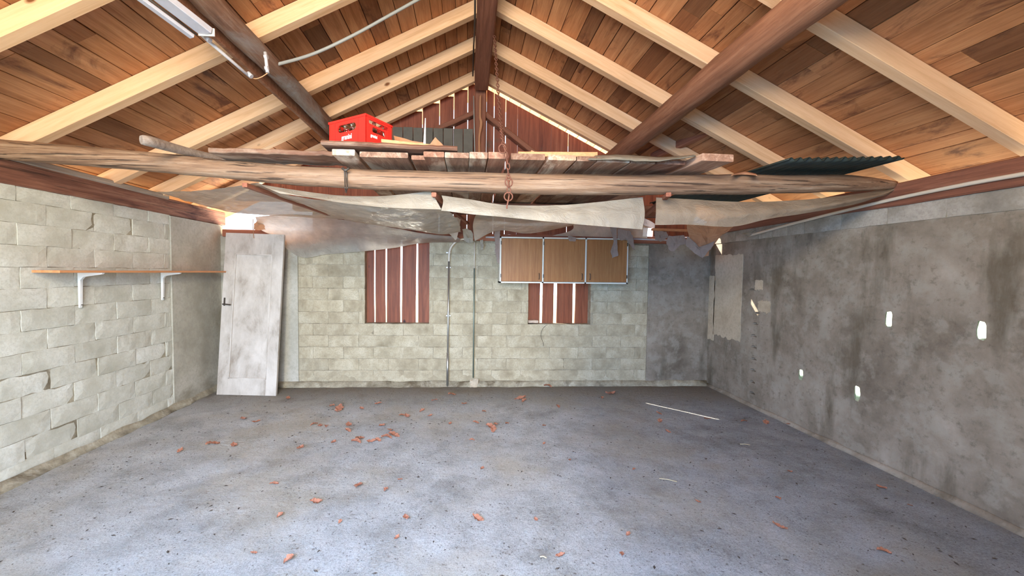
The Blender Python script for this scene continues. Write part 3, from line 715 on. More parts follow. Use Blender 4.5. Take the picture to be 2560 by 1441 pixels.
# ---- crate
cr = empty('bottle_crate', (0,0,0), 'red plastic bottle crate with white lettering standing on the loft', 'crate')
CW, CD, CH = .355, .25, .185
cf = at(914, 362, 2.765); cm = Matrix.Translation((cf.x, 2.765, 2.422)) @ Matrix.Rotation(-.56, 4, 'Z')
cr.matrix_world = cm
def crate_panel(name, L, H, holes, mat, mw, th=.008):
    """panel in local xz with stadium/rect openings, built by strips around the openings"""
    bm = bmesh.new(); xs = sorted({0, L} | {h[0] for h in holes} | {h[1] for h in holes}); zs = sorted({0, H} | {h[2] for h in holes} | {h[3] for h in holes})
    for i in range(len(xs)-1):
        for k in range(len(zs)-1):
            cx, cz = (xs[i]+xs[i+1])/2, (zs[k]+zs[k+1])/2
            if any(h[0] < cx < h[1] and h[2] < cz < h[3] for h in holes): continue
            add_box(bm, xs[i], xs[i+1], 0, th, zs[k], zs[k+1])
    # rounded corners of the openings
    for h in holes:
        r = min(h[4], (h[3]-h[2])/2) if len(h) > 4 else 0
        if r <= 0: continue
        for sx, sz, ax, az in ((1,1,h[0],h[2]),(-1,1,h[1],h[2]),(1,-1,h[0],h[3]),(-1,-1,h[1],h[3])):
            cxx, czz = ax+sx*r, az+sz*r; n = 6
            arc = [(cxx-sx*r*math.cos(PI/2*i/n), czz-sz*r*math.sin(PI/2*i/n)) for i in range(n+1)]
            for i in range(n):
                tri = [(ax, az), arc[i], arc[i+1]]
                f = [bm.verts.new((p[0], 0, p[1])) for p in tri]; b_ = [bm.verts.new((p[0], th, p[1])) for p in tri]
                bm.faces.new(f); bm.faces.new(b_[::-1])
                for q in range(3): bm.faces.new((f[q], f[(q+1) % 3], b_[(q+1) % 3], b_[q]))
    me = bpy.data.meshes.new(name); bmesh.ops.recalc_face_normals(bm, faces=bm.faces); bm.to_mesh(me); bm.free(); me.materials.append(mat)
    o = bpy.data.objects.new(name, me); C.objects.link(o); o.parent = cr; o.matrix_basis = mw; return o
Tm, Rz = Matrix.Translation, lambda a: Matrix.Rotation(a, 4, 'Z')
crate_panel('side_panel', CW, CH, [(.085, .265, .098, .150, .026)], M['red'], Tm((-CW, 0, 0)))
crate_panel('side_panel', CW, CH, [(.085, .265, .098, .150, .026)], M['red'], Tm((-CW, CD-.008, 0)))
crate_panel('side_panel', CD, CH, [(.03, .22, .135, .160, .008), (.06, .19, .085, .120, .012)], M['red'], Rz(PI/2))
crate_panel('side_panel', CD, CH, [(.03, .22, .135, .160, .008), (.06, .19, .085, .120, .012)], M['red'], Tm((-CW+.008, 0, 0)) @ Rz(PI/2))
def cbox(name, x0, x1, y0, y1, z0, z1, mat):
    o = box(name, x0, x1, y0, y1, z0, z1, mat); o.parent = cr; return o
cbox('base_panel', -CW, 0, 0, CD, 0, .008, M['red'])
bm = bmesh.new()
add_box(bm, -CW-.005, .005, -.005, .006, CH-.012, CH+.003); add_box(bm, -CW-.005, .005, CD-.006, CD+.005, CH-.012, CH+.003)
add_box(bm, -CW-.005, .006-CW, 0, CD, CH-.012, CH+.003); add_box(bm, -.006, .005, 0, CD, CH-.012, CH+.003)
o = from_bm('top_rim', bm, M['red']); o.parent = cr
for (x, y) in ((-.004,-.004), (-.07,-.004), (-CW+.06,-.004), (-.004,CD-.03)):
    cbox('corner_rib', x-.004, x+.004, y, y+.006, .0, CH-.01, M['red'])
def text_obj(body, size, mw, parent, mat, name='lettering', sx=1.):
    cu = bpy.data.curves.new(name, 'FONT'); cu.body = body; cu.size = size; cu.extrude = .0008; cu.align_x = 'CENTER'; cu.offset = .0008
    t = bpy.data.objects.new('tmp', cu); C.objects.link(t); dg = bpy.context.evaluated_depsgraph_get()
    me = bpy.data.meshes.new_from_object(t.evaluated_get(dg)); bpy.data.objects.remove(t); me.materials.clear(); me.materials.append(mat)
    o = bpy.data.objects.new(name, me); C.objects.link(o); o.parent = parent; o.matrix_basis = mw @ Matrix.Diagonal((sx, 1, 1, 1)); return o
RX = Matrix.Rotation(PI/2, 4, 'X')
text_obj('granini', .050, Tm((-.178, -.0022, .045)) @ RX, cr, M['letter'], sx=.75)
text_obj('granini', .030, Tm((.0022, .075, .050)) @ Rz(PI/2) @ RX, cr, M['letter'], sx=.75)
text_obj('granini', .030, Tm((.0022, .175, .050)) @ Rz(PI/2) @ RX, cr, M['letter'], sx=.75)
# glass bottles inside, one lathe mesh shared
def lathe(name, prof, mat, sides=14):
    bm = bmesh.new(); R = [[bm.verts.new((r*math.cos(2*PI*k/sides), r*math.sin(2*PI*k/sides), z)) for k in range(sides)] for r, z in prof]
    for a, b in zip(R, R[1:]):
        for k in range(sides): bm.faces.new((a[k], a[(k+1) % sides], b[(k+1) % sides], b[k]))
    bm.faces.new(R[0][::-1]); bm.faces.new(R[-1])
    return from_bm(name, bm, mat, None, True)
bot0 = lathe('glass_bottle', [(.022,.0),(.026,.004),(.026,.085),(.020,.105),(.012,.125),(.012,.150),(.014,.152),(.014,.165)], M['glass'])
first = True
for i in range(5):
    for k in range(3):
        o = bot0 if first else bot0.copy()
        if not first: C.objects.link(o)
        first = False
        o.matrix_world = cm @ Tm((-CW+.045+i*.066, .045+k*.078, .0085))
        tag(o, 'small clear glass bottle standing inside the red crate', 'bottle', 'bottles in the red crate')

# ---- other things on the loft
a, b = at(952, 364, 2.77), at(1078, 380, 2.86)
o = beam('wood_strip', (a.x, 2.785, 2.434), (b.x, 2.86, 2.430), .05, .022, M['chip'], ch=.002); tag(o, 'orange wooden strip lying in front of the red crate', 'strip')
def at_floor(px, Y, z): p = at(px, 400, Y); return Vector((p.x, Y, z))
o = torn('cardboard_sheet', [at(985,340,3.3), at(1030,352,3.3), at(1062,358,3.3), at(1062,385,3.3), at(990,378,3.3)], M['card'], .004, .004, 3, .002); tag(o, 'low brown cardboard sheet behind the red crate', 'cardboard')
o = torn('cardboard_flap', [at(1064,374,3.05), at(1088,344,3.05), at(1112,368,3.1), at(1124,390,3.1), at(1070,392,3.05)], M['card'], .005, .004, 4, .002); tag(o, 'pointed brown cardboard flap standing up right of the white stick', 'cardboard')
tp, bt = at(1063.5, 296, 3.1), at(1061, 374, 3.1)
bm = bmesh.new(); add_box(bm, -.010, .010, -.004, .004, 0, 1)
for v in bm.verts:
    if v.co.z > .5: v.co.x *= .25
    v.co.z *= (tp.z-bt.z); v.co.x += (tp.x-bt.x)*(v.co.z/(tp.z-bt.z))
o = from_bm('pointed_stick', bm, M['white_metal'], None, False, Tm(bt)); tag(o, 'white pointed stick standing upright on the loft', 'stick')
# ribbed grey panel at the gable
pan = empty('ribbed_panel', at(1080, 390, 5.3), 'grey ribbed sheet standing against the gable left of the post', 'panel')
x0, x1 = at(982, 322, 5.2).x, at(1183, 322, 5.2).x; zt, zb = at(1080, 321, 5.2).z, 2.40; n = 8
for i in range(n):
    xa, xb = x0+(x1-x0)*i/n, x0+(x1-x0)*(i+1)/n
    box('panel_rib', xa+.004, xb-.004, 5.19, 5.205, zb, zt+.004*(i % 2), M['felt'], pan, .002)
# orange timber, cloth, right side
a, b = at(1294, 392, 2.95), at(1490, 393, 2.95)
o = beam('timber_strip', a+Vector((0,0,.01)), b+Vector((0,0,.01)), .07, .035, M['chip'], ch=.003); tag(o, 'orange timber lying along the loft edge right of the chain', 'timber')
rl = [[at(1488,389,2.9), at(1540,386,2.9), at(1600,389,2.9), at(1660,392,2.88), at(1735,387,2.86)],
      [at(1478,394,2.80), at(1540,392,2.76), at(1600,396,2.76), at(1660,398,2.74), at(1738,388,2.75)],
      [at(1470,397,2.745), at(1540,398,2.735), at(1600,402,2.735), at(1660,401,2.73), at(1740,389,2.72)]]
o = loft('rag', rl, M['mat_cloth'], 40, 8, .006, 14, 4, thick=.008); tag(o, 'limp mouldy grey-green rag draped over the loft edge', 'rag')
o = torn('cardboard_scrap', [at(1322,392,3.0), at(1328,376,3.0), at(1336,378,3.0), at(1350,392,3.0)], M['card'], .004, .003, 8, .002); tag(o, 'small brown cardboard corner standing on the orange timber', 'cardboard')
# corrugated sheet
A, B = at(1972, 408, 2.72), at(2262, 400, 2.72); zc = 2.365
bm = bmesh.new(); nu, nv = 104, 10; G = []
for j in range(nv+1):
    for i in range(nu+1):
        t, s_ = i/nu, j/nv; x = A.x+(B.x-A.x)*t - .18*s_; y = 2.72+1.75*s_
        G.append(bm.verts.new((x, y, zc+.035*t*(1-s_)+.012*math.sin(t*2*PI*13)-.01*s_)))
for j in range(nv):
    for i in range(nu): a_ = j*(nu+1)+i; bm.faces.new((G[a_], G[a_+1], G[a_+nu+2], G[a_+nu+1]))
o = from_bm('corrugated_sheet', bm, M['corr'], None, True); m = o.modifiers.new('t', 'SOLIDIFY'); m.thickness = .006
tag(o, 'black-green corrugated sheet lying over the right end of the tie log', 'sheet')
rl = [[at(1835,434,2.97), at(1850,431,2.97), at(1865,429,2.97), at(1890,434,2.97)], [at(1828,438,2.80), at(1850,436,2.92), at(1870,436,2.92), at(1893,438,2.80)]]
o = loft('bark_piece', rl, M['card'], 14, 4, .002, 9, 2, thick=.004); tag(o, 'small curled orange bark piece on the tie log beside the corrugated sheet', 'bark')

# ================================================================= LATHS AND FILM
for x0, y0, Y0, x1, y1, Y1, lab in ((612,463,2.98,868,553,5.38,'reddish lath under the tie log at the left, holding up the film'),(1085,487,2.96,1170,560,5.38,'reddish lath under the middle of the tie log'),(1672,487,2.88,1582,566,5.38,'reddish lath under the tie log at the right')):
    o = beam('lath', at(x0, y0, Y0), at(x1, y1, Y1), .035, .03, M['lath'], n=6, jit=.002, ch=.003); tag(o, lab, 'lath', 'laths carrying the film')
a, b = at(1630, 574, 5.2), at(1730, 577, 5.2)
o = beam('lath', a, b+(b-a)*.4, .05, .03, M['chip'], n=2); tag(o, 'short orange timber at the back wall top right of the cabinet', 'timber')
def film(name, rails, mat, label, seed, nu=60, nv=20, wr=.010, freq=7, **kw):
    kw.setdefault('thick', 0)
    R = [[at(*p) for p in r] for r in rails]
    o = loft(name, R, M[mat], nu, nv, wr, freq, seed, **kw); tag(o, label, 'plastic film'); return o
film('plastic_film', [[(388,480,3.75),(480,478,3.5),(560,470,3.25),(644,457,3.02)],
                      [(420,488,4.0),(520,500,3.8),(620,497,3.6),(730,492,3.5)],
                      [(455,498,4.3),(560,522,4.2),(680,520,4.1),(800,524,4.3)],
                      [(500,510,4.6),(580,531,4.5),(700,540,4.55),(866,549,5.0)]], 'film', 'grey translucent film sagging from the left wall to the left lath', 1, wr=.014, fold=(1,2.5,1))
film('plastic_film', [[(650,461,3.06),(750,477,3.06),(850,489,3.06),(960,490,3.06),(1076,478,3.06)],
                      [(668,470,3.02),(750,488,3.0),(850,498,3.0),(960,505,3.0),(1090,500,3.02)],
                      [(700,484,3.0),(780,495,2.98),(860,508,2.97),(970,519,2.97),(1103,524,3.0)]], 'film_thick', 'whitish folded film edge hanging under the tie log left of the middle lath', 2, 50, 12, .006)
film('plastic_film', [[(690,482,3.06),(780,498,3.05),(900,510,3.05),(1000,518,3.05),(1104,520,3.06)],
                      [(740,502,3.5),(820,520,3.45),(920,535,3.4),(1020,545,3.4),(1130,535,3.5)],
                      [(800,528,4.2),(880,545,4.0),(960,558,3.9),(1050,570,3.9),(1148,560,4.0)],
                      [(866,552,5.0),(930,562,4.8),(1010,572,4.7),(1100,586,4.6),(1152,580,4.6)]], 'film', 'glossy grey film sagging between the left and middle laths', 3, 70, 26, .018, 6, fold=(1,3,1))
film('plastic_film', [[(1100,548,4.6),(1120,546,4.6),(1138,544,4.6),(1153,544,4.6)],[(1112,572,4.7),(1124,575,4.7),(1138,574,4.7),(1148,570,4.7)],[(1136,598,4.8),(1138,601,4.8),(1140,600,4.8),(1142,598,4.8)]], 'film', 'pointed grey film corner hanging left of the tall pipe top', 4, 16, 14, .006)
film('plastic_film', [[(638,543,4.95),(720,536,4.95),(800,541,5.0),(870,552,5.1),(960,566,5.15),(1060,584,5.2),(1140,592,5.2)],
                      [(645,560,5.2),(720,570,5.2),(800,575,5.2),(880,582,5.25),(970,592,5.25),(1060,596,5.25),(1150,598,5.25)],
                      [(655,577,5.30),(742,612,5.36),(820,610,5.38),(900,606,5.38),(980,610,5.38),(1060,604,5.38),(1150,603,5.36)],
                      [(672,580,5.32),(745,641,5.42),(820,636,5.42),(905,629,5.42),(980,621,5.42),(1060,608,5.42),(1160,606,5.40)]], 'film_milky', 'milky film hanging down the back wall over the left window top', 5, 90, 24, .012, 6)
film('plastic_film', [[(1104,489,3.06),(1180,500,3.05),(1270,513,3.04),(1400,513,3.04),(1500,505,3.05),(1607,493,3.06)],
                      [(1108,505,3.02),(1180,518,3.0),(1270,528,2.99),(1400,535,2.98),(1500,538,2.98),(1612,535,3.0)],
                      [(1103,527,3.0),(1190,537,2.98),(1270,544,2.97),(1400,557,2.96),(1500,566,2.96),(1606,574,2.98)]], 'film_thick', 'broad whitish folded film hanging under the tie log right of the chain', 6, 70, 14, .006)
film('plastic_film', [[(1200,528,3.3),(1300,540,3.3),(1400,552,3.3),(1500,560,3.3)],
                      [(1187,543,4.6),(1250,549,4.6),(1330,553,4.6),(1440,552,4.6)],
                      [(1182,570,4.9),(1250,563,4.8),(1330,568,4.8),(1436,560,4.8)],
                      [(1187,603,5.1),(1246,577,5.0),(1325,584,5.0),(1430,565,5.0)]], 'film', 'pale film piece with a pointed corner behind the broad folded film', 7, 60, 18, .012)
film('plastic_film', [[(1430,553,5.2),(1490,556,5.2),(1560,558,5.2),(1622,560,5.2)],[(1430,575,5.28),(1490,580,5.28),(1560,580,5.28),(1618,584,5.28)],[(1380,590,5.32),(1480,592,5.32),(1560,594,5.32),(1618,596,5.32)]], 'film', 'grey crumpled film strip lying on the back wall plate above the cabinet', 8, 40, 10, .014)
film('plastic_film', [[(1640,494,3.06),(1700,497,3.05),(1860,505,3.05),(2000,500,3.06),(2120,488,3.08),(2200,474,3.1),(2258,455,3.12)],
                      [(1640,525,2.98),(1710,532,2.97),(1860,533,2.97),(2000,520,3.0),(2120,503,3.0),(2200,486,3.02),(2262,464,3.05)],
                      [(1638,563,3.0),(1720,562,2.99),(1830,567,3.0),(1920,548,3.0),(2010,534,3.02),(2130,513,3.04),(2200,492,3.06),(2258,478,3.1)]], 'film_dirty', 'brown dusty film wrapped below the right end of the tie log', 9, 80, 16, .008)
film('plastic_film', [[(1222,536,5.35),(1232,534,5.35),(1244,536,5.35)],[(1158,548,5.3),(1166,548,5.3),(1176,548,5.3)]], 'film', 'tiny scrap', 10, 6, 4) if False else None
def scrap(pts, mat, label, Y, seed, **kw):
    o = torn('torn_scrap', [at(x, y, Y) for x, y in pts], M[mat], kw.pop('thick', .003), kw.pop('wr', .012), seed, kw.pop('ragged', .005)); tag(o, label, kw.get('cat', 'torn scrap')); return o
scrap([(1713,558),(1780,562),(1838,566),(1800,590),(1786,602),(1770,640),(1753,640),(1728,600)], 'card', 'brown ribbed cardboard scrap hanging below the right film', 4.3, 21, wr=.02)
scrap([(1716,590),(1740,612),(1757,632),(1786,602),(1778,625),(1754,646),(1715,616)], 'card_grey', 'grey-brown dirty scrap corner hanging below the ribbed cardboard', 4.25, 22)
scrap([(1672,590),(1712,590),(1718,612),(1700,612),(1685,630),(1672,626),(1667,604)], 'card_grey', 'grey torn scrap left of the ribbed cardboard', 4.35, 23)
scrap([(1636,578),(1665,580),(1672,592),(1652,604),(1638,600)], 'card_grey', 'small grey scrap right of the cabinet top corner', 4.9, 24)
scrap([(1524,562),(1541,562),(1542,590),(1545,640),(1531,645),(1526,630),(1536,610),(1532,588)], 'card_grey', 'long torn strip hanging in front of the right cabinet door', 5.08, 25, wr=.004)
scrap([(1545,572),(1575,578),(1582,592),(1587,625),(1574,612),(1566,598),(1553,602),(1543,595)], 'card_grey', 'torn flap hanging over the top right corner of the cabinet', 5.1, 26, wr=.004)
scrap([(1420,590),(1432,592),(1440,594),(1440,604),(1422,603)], 'card_grey', 'small grey scrap stuck above the middle cabinet door', 5.12, 27, wr=.004)
scrap([(1156,575),(1170,572),(1182,580),(1184,606),(1174,608),(1160,600)], 'film_thick', 'crumpled film tuft above the pipe tops', 5.25, 28)
scrap([(1236,578),(1250,572),(1250,660),(1244,656),(1238,630)], 'card_grey', 'grey flap hanging down the left side of the cabinet', 5.22, 29, wr=.004)
scrap([(1200,600),(1208,600),(1209,622),(1203,626)], 'film_thick', 'small white film snippet beside the thin rod', 5.4, 30, wr=.002)
scrap([(1850,586),(1890,570),(1915,562),(1905,578),(1870,590)], 'film_thick', 'ragged pale film end at the right wall top', 4.6, 31)
scrap([(636,560),(650,548),(658,556),(664,574),(648,576),(634,574)], 'card', 'orange scrap above the leaning door', 5.2, 32, wr=.004)
scrap([(1608,545),(1622,552),(1636,562),(1634,572),(1612,566),(1602,556)], 'card_grey', 'torn film corner between the two folded films', 3.1, 33, wr=.006)
o = tube('cord', [at(633,548,5.0), at(632,560,4.98), at(633,576,4.98), at(635,596,4.98)], .004, M['rope'], None, 6, 0, 0, 12); tag(o, 'short frayed cord hanging in front of the leaning door top', 'cord')

# ================================================================= CHAIN, ROPE, RODS, CABLES
ch = empty('chain', at(1236, 92, 3.9), 'rusty link chain hanging from the ridge with a ring and hook at its end', 'chain')
def link_mesh(L, W, r):
    bm = bmesh.new(); n = 16; pts = []
    for i in range(n):
        a = 2*PI*i/n; pts.append(Vector((math.cos(a)*W/2, 0, math.sin(a)*L/2 if True else 0)))
    sides = 6; R = []
    for i, p in enumerate(pts):
        d = (pts[(i+1) % n]-pts[i-1]).normalized(); u = Vector((0,1,0)); v = d.cross(u)
        R.append([bm.verts.new(p+(u*math.cos(2*PI*k/sides)+v*math.sin(2*PI*k/sides))*r) for k in range(sides)])
    for i in range(n):
        for k in range(sides): bm.faces.new((R[i][k], R[i][(k+1) % sides], R[(i+1) % n][(k+1) % sides], R[(i+1) % n][k]))
    me = bpy.data.meshes.new('chain_link'); bmesh.ops.recalc_face_normals(bm, faces=bm.faces); bm.to_mesh(me); bm.free()
    for p in me.polygons: p.use_smooth = True
    me.materials.append(M['rust']); return me
ends = [(1236,92,3.9),(1242,180,3.55),(1250,290,3.2),(1257,350,2.75),(1268,400,2.70),(1271,440,2.68),(1272,480,2.68)]
cp = spline([at(*p) for p in ends], 300); Ltot = sum((b-a).length for a, b in zip(cp, cp[1:]))
lk = link_mesh(.050, .026, .0038); big = link_mesh(.058, .050, .0045); acc = 0; nxt = 0; kk = 0
for a, b in zip(cp, cp[1:]):
    while acc <= nxt < acc+(b-a).length:
        p = a.lerp(b, (nxt-acc)/max(1e-9, (b-a).length)); d = (b-a).normalized()
        z = -d; x = Vector((1,0,0)); x = (x-z*x.dot(z)).normalized(); y = z.cross(x)
        m3 = Matrix(((x.x,y.x,z.x,p.x),(x.y,y.y,z.y,p.y),(x.z,y.z,z.z,p.z),(0,0,0,1))) @ Matrix.Rotation((PI/2-.3 if kk % 2 else .35), 4, 'Z')
        o = link('chain_link', lk, ch, None, m3); nxt += .040; kk += 1
    acc += (b-a).length
for x, y in ((1256,372),(1272,456)): link('chain_ring', big, ch, None, Tm(at(x, y, 2.69)) @ Matrix.Rotation(.2, 4, 'Z'))
ring = link_mesh(.055, .055, .005); link('chain_ring', ring, ch, None, Tm(at(1271, 492, 2.67)))
bm = bmesh.new(); tube_bm(bm, spline([at(1273,486,2.67), at(1271,500,2.66), at(1267,518,2.66), at(1268,522,2.66)], 14), .0055, 8); from_bm('hook', bm, M['rust'], ch, True)
o = tube('rope', [at(1201,238,5.18), at(1200,290,5.18), at(1203,310,5.18), at(1198,345,5.18), at(1199,392,5.18)], [.012,.014,.02,.014,.02], M['rope'], None, 8, .3, 2, 30); tag(o, 'dusty rope hanging down the front of the gable post', 'rope')
o = tube('thin_rod', [at(1184,240,5.12), at(1187,390,5.12)], .007, M['greyconduit'], None, 8); tag(o, 'thin grey rod standing left of the gable post', 'rod')
o = tube('cable', [at(1188,-40,3.1), at(1187,60,3.45), at(1184,120,4.3), at(1182,190,4.95)], .008, M['cable'], None, 8, 0, 0, 20); tag(o, 'dark cable running along the left side of the ridge beam', 'cable')
o = tube('conduit', [at(1165,-62,3.36), at(1058,-8,3.33), at(980,35,3.31), at(880,90,3.29), at(780,136,3.25), at(676,166,3.12)], .012, M['greyconduit'], None, 10, 0, 0, 30); tag(o, 'grey conduit slanting from the roof to the left purlin', 'conduit')
cd = empty('conduit', at(665,156,2.80), 'short grey conduit piece clipped upright on the left purlin', 'conduit')
tube('pipe', [at(663,131,2.80), at(669,182,2.80)], .011, M['pvc_grey'], cd, 10)
for px, py in ((661,142),(663,171)): tube('clip', [at(px,py,2.80), at(px+8,py,2.80)], .015, M['pvc_grey'], cd, 8)
cd = empty('conduit', at(505,92,2.66), 'pale conduit running below the left purlin from the light fixture', 'conduit')
tube('pipe', [at(504,88,2.50), at(560,136,2.63), at(626,193,2.78)], .010, M['pvc_grey'], cd, 10)
for px, py, Y in ((516,93,2.50),(620,183,2.77)): tube('clip', [at(px,py,Y), at(px+9,py+9,Y)], .015, M['pvc_grey'], cd, 8)
o = tube('wire', [at(627,194,2.80), at(640,197,2.80), at(655,192,2.80), at(669,183,2.80)], .003, M['wire'], None, 6, 0, 0, 14); tag(o, 'thin tan wire looping between the two conduits on the purlin', 'wire')
# strip light
lf = empty('strip_light', (-1.62, 2.0, 2.93), 'white strip light tray fixed beside the left purlin', 'lamp')
a0, a1 = at(368-60, -48, 2.10), at(496, 92, 2.43); d = (a1-a0).normalized()
beam('housing', a0+Vector((.045,0,.03)), a1+Vector((.045,0,.03)), .085, .035, M['fixture'], lf, ch=.003)
beam('reflector', a0+Vector((-.035,0,.0)), a1+Vector((-.035,0,.0)), .035, .020, M['fixture'], lf, ch=.003)
tube('seam', [a0+Vector((-.008,0,.01)), a1+Vector((-.008,0,.01))], .005, M['iron'], lf, 6)
box('end_cap', a1.x+.0, a1.x+.088, a1.y, a1.y+.006, a1.z+.008, a1.z+.05, M['white_metal'], lf)

# ================================================================= WALL THINGS
# leaning door
bl, br = Vector((-3.10, 5.10, .003)), Vector((-2.375, 5.085, .003)); tl = at(576, 579, 5.27); tr = at(716, 588, 5.26)
dw = (br-bl).length; xx = (br-bl).normalized(); zz_ = ((tl+tr)/2-(bl+br)/2); DH = zz_.length; zz_.normalize(); yy_ = zz_.cross(xx).normalized(); 
dm = Matrix(((xx.x,yy_.x,zz_.x,bl.x),(xx.y,yy_.y,zz_.y,bl.y),(xx.z,yy_.z,zz_.z,bl.z),(0,0,0,1)))
dr = empty('door_leaf', (0,0,0), 'old white-painted panel door leaning against the back left corner', 'door'); dr.matrix_world = dm
def dpart(name, bm, mat):
    o = from_bm(name, bm, mat); o.parent = dr; return o
f0, f1 = .13, .13; tz0, tz1 = .20, DH-.26
bm = bmesh.new()
add_box(bm, 0, f0, 0, .036, 0, DH); dpart('stile', bm, M['door'])
bm = bmesh.new(); add_box(bm, dw-f1, dw, 0, .036, 0, DH); dpart('stile', bm, M['door'])
bm = bmesh.new(); add_box(bm, f0, dw-f1, 0, .036, 0, tz0); dpart('rail', bm, M['door'])
bm = bmesh.new(); add_box(bm, f0, dw-f1, 0, .036, tz1, DH); dpart('rail', bm, M['door'])
bm = bmesh.new(); add_box(bm, f0, dw-f1, .010, .026, tz0, tz1); dpart('panel', bm, M['door'])
bm = bmesh.new()
for x0, x1, z0, z1 in ((f0,dw-f1,tz0,tz0+.014),(f0,dw-f1,tz1-.014,tz1),(f0,f0+.014,tz0,tz1),(dw-f1-.014,dw-f1,tz0,tz1)): add_box(bm, x0, x1, -.004, .012, z0, z1)
dpart('moulding', bm, M['door'])
bm = bmesh.new(); add_box(bm, .022, .042, -.004, .001, DH*.545, DH*.595); lp = dpart('lock_plate', bm, M['iron'])
bm = bmesh.new(); tube_bm(bm, [(.033,-.002,DH*.555),(.033,-.035,DH*.555),(.05,-.04,DH*.555),(.13,-.04,DH*.552)], .008, 8); h_ = dpart('handle', bm, M['iron'])
# cabinet
cx0, cx1, cz0, cz1, cy0 = .417, 2.108, 1.425, 2.022, 5.19
cb = empty('wall_cabinet', (1.26, 5.33, cz0), 'wide cream wall cabinet with three brown veneered doors above the right window', 'cabinet')
cb.rotation_euler = (0, .0, 0)
bm = bmesh.new(); add_box(bm, cx0, cx1, cy0, 5.475, cz0, cz0+.018); add_box(bm, cx0, cx1, cy0, 5.475, cz1-.018, cz1); add_box(bm, cx0, cx0+.018, cy0, 5.475, cz0, cz1); add_box(bm, cx1-.018, cx1, cy0, 5.475, cz0, cz1); add_box(bm, cx0, cx1, 5.462, 5.475, cz0, cz1)
for q in (1, 2): xq = cx0+(cx1-cx0)*q/3; add_box(bm, xq-.010, xq+.010, cy0, 5.47, cz0, cz1)
from_bm('carcass', bm, M['cab_white'], cb)
for q in range(3):
    x0 = cx0+(cx1-cx0)*q/3+(.020 if q == 0 else .013); x1 = cx0+(cx1-cx0)*(q+1)/3-(.020 if q == 2 else .013)
    dd = box('cabinet_door', x0, x1, cy0-.012, cy0+.004, cz0+.022, cz1-.022, M['cabinet_wood'], cb, .002)
    hx = x1-.04 if q < 2 else x0+.04
    bm = bmesh.new(); tube_bm(bm, spline([(hx, cy0-.012, cz0+.05), (hx, cy0-.035, cz0+.06), (hx, cy0-.035, cz0+.12), (hx, cy0-.012, cz0+.13)], 14), .004, 8)
    o = from_bm('handle', bm, M['cable'], None, True); o.parent = dd
    o.matrix_parent_inverse = Tm(-cb.location) if False else Matrix()
    xh = x0-.004 if q < 2 else x1+.004
    for zf in (.12, .83):
        o = box('hinge', xh-.006, xh+.006, cy0-.015, cy0-.002, cz0+(cz1-cz0)*zf, cz0+(cz1-cz0)*zf+.045, M['iron']); o.parent = dd
# shelf
sh = empty('wall_shelf', (XL, 4.2, 1.52), 'long orange-brown shelf board on the left wall', 'shelf')
beam('shelf_board', (XL+.115, 3.16, 1.530), (XL+.115, 5.26, 1.530), .20, .018, M['shelf_wood_x'] if 'shelf_wood_x' in M else M['chip'], sh, ch=.002)
for y in (3.53, 4.44):
    bm = bmesh.new(); t_ = .011
    P = [(0,0),(.0,-.29),(.008,-.295),(.014,-.27),(.022,-.06),(.045,-.035),(.19,-.012),(.2,0)]
    f_ = [bm.verts.new((XL+.008+p[0], y-t_, 1.52+p[1])) for p in P]; b_ = [bm.verts.new((XL+.008+p[0], y+t_, 1.52+p[1])) for p in P]
    bm.faces.new(f_); bm.faces.new(b_[::-1])
    for i in range(len(P)): j = (i+1) % len(P); bm.faces.new((f_[i], b_[i], b_[j], f_[j]))
    br_ = from_bm('bracket', bm, M['white_metal'], sh)
    for z in (1.47, 1.25):
        bm = bmesh.new(); tube_bm(bm, [(XL+.02, y, z), (XL+.032, y, z)], .004, 8); o = from_bm('screw', bm, M['iron']); o.parent = br_; o.matrix_parent_inverse = Matrix()
# pipes on the back wall
p1_ = empty('water_pipe', at(1119, 966, 5.42), 'tall steel pipe with cream bent top on the back wall between the windows', 'pipe')
xb_, xt_ = at(1118.5, 966, 5.44).x, at(1123, 640, 5.44).x
tube('steel_tube', [(xb_,5.435,0),(xt_-.003,5.435,1.72)], .014, M['steel'], p1_, 12)
tube('sleeve', [(xb_,5.435,.02),(xb_+.002,5.435,.46)], .018, M['steel'], p1_, 12)
tube('bent_top', [(xt_-.003,5.435,1.70), at(1123,636,5.435), at(1126,622,5.435), at(1134,610,5.43), at(1146,601,5.42), at(1165,597,5.42)], .015, M['pvc'], p1_, 12, 0, 0, 30)
for py in (632, 669, 790):
    c_ = at(1121, py, 5.435); box('pipe_clip', c_.x-.032, c_.x+.032, 5.44, 5.475, c_.z-.008, c_.z+.008, M['white_metal'], p1_, .002)
r_ = empty('thin_pipe', at(1183, 945, 5.44), 'thin grey-green rod down the back wall right of the tall pipe', 'pipe')
a, b = at(1186.6, 606, 5.44), at(1183, 945, 5.44); m_ = a.lerp(b, .19)
tube('upper_tube', [a, m_], .007, M['pvc'], r_, 8); tube('lower_tube', [m_, b], .010, M['green_rod'], r_, 8)
rough_block('cement_lump', (b.x+.01, 5.44, .03), (.10,.06,.12), M['plaster_pale'], 'crumbly tan cement lump at the foot of the thin rod', 'cement lump', 0, 4, .012)
o = tube('conduit', [at(1214,593,5.40), at(1240,594,5.40), at(1256,595,5.40)], .013, M['pvc_grey'], None, 10); tag(o, 'short pale conduit on the back wall plate left of the cabinet', 'conduit')
o = tube('conduit', [at(1575,597,5.40), at(1640,600,5.40), at(1700,602,5.40)], .012, M['pvc_grey'], None, 10); tag(o, 'pale conduit on the back wall plate right of the cabinet', 'conduit')
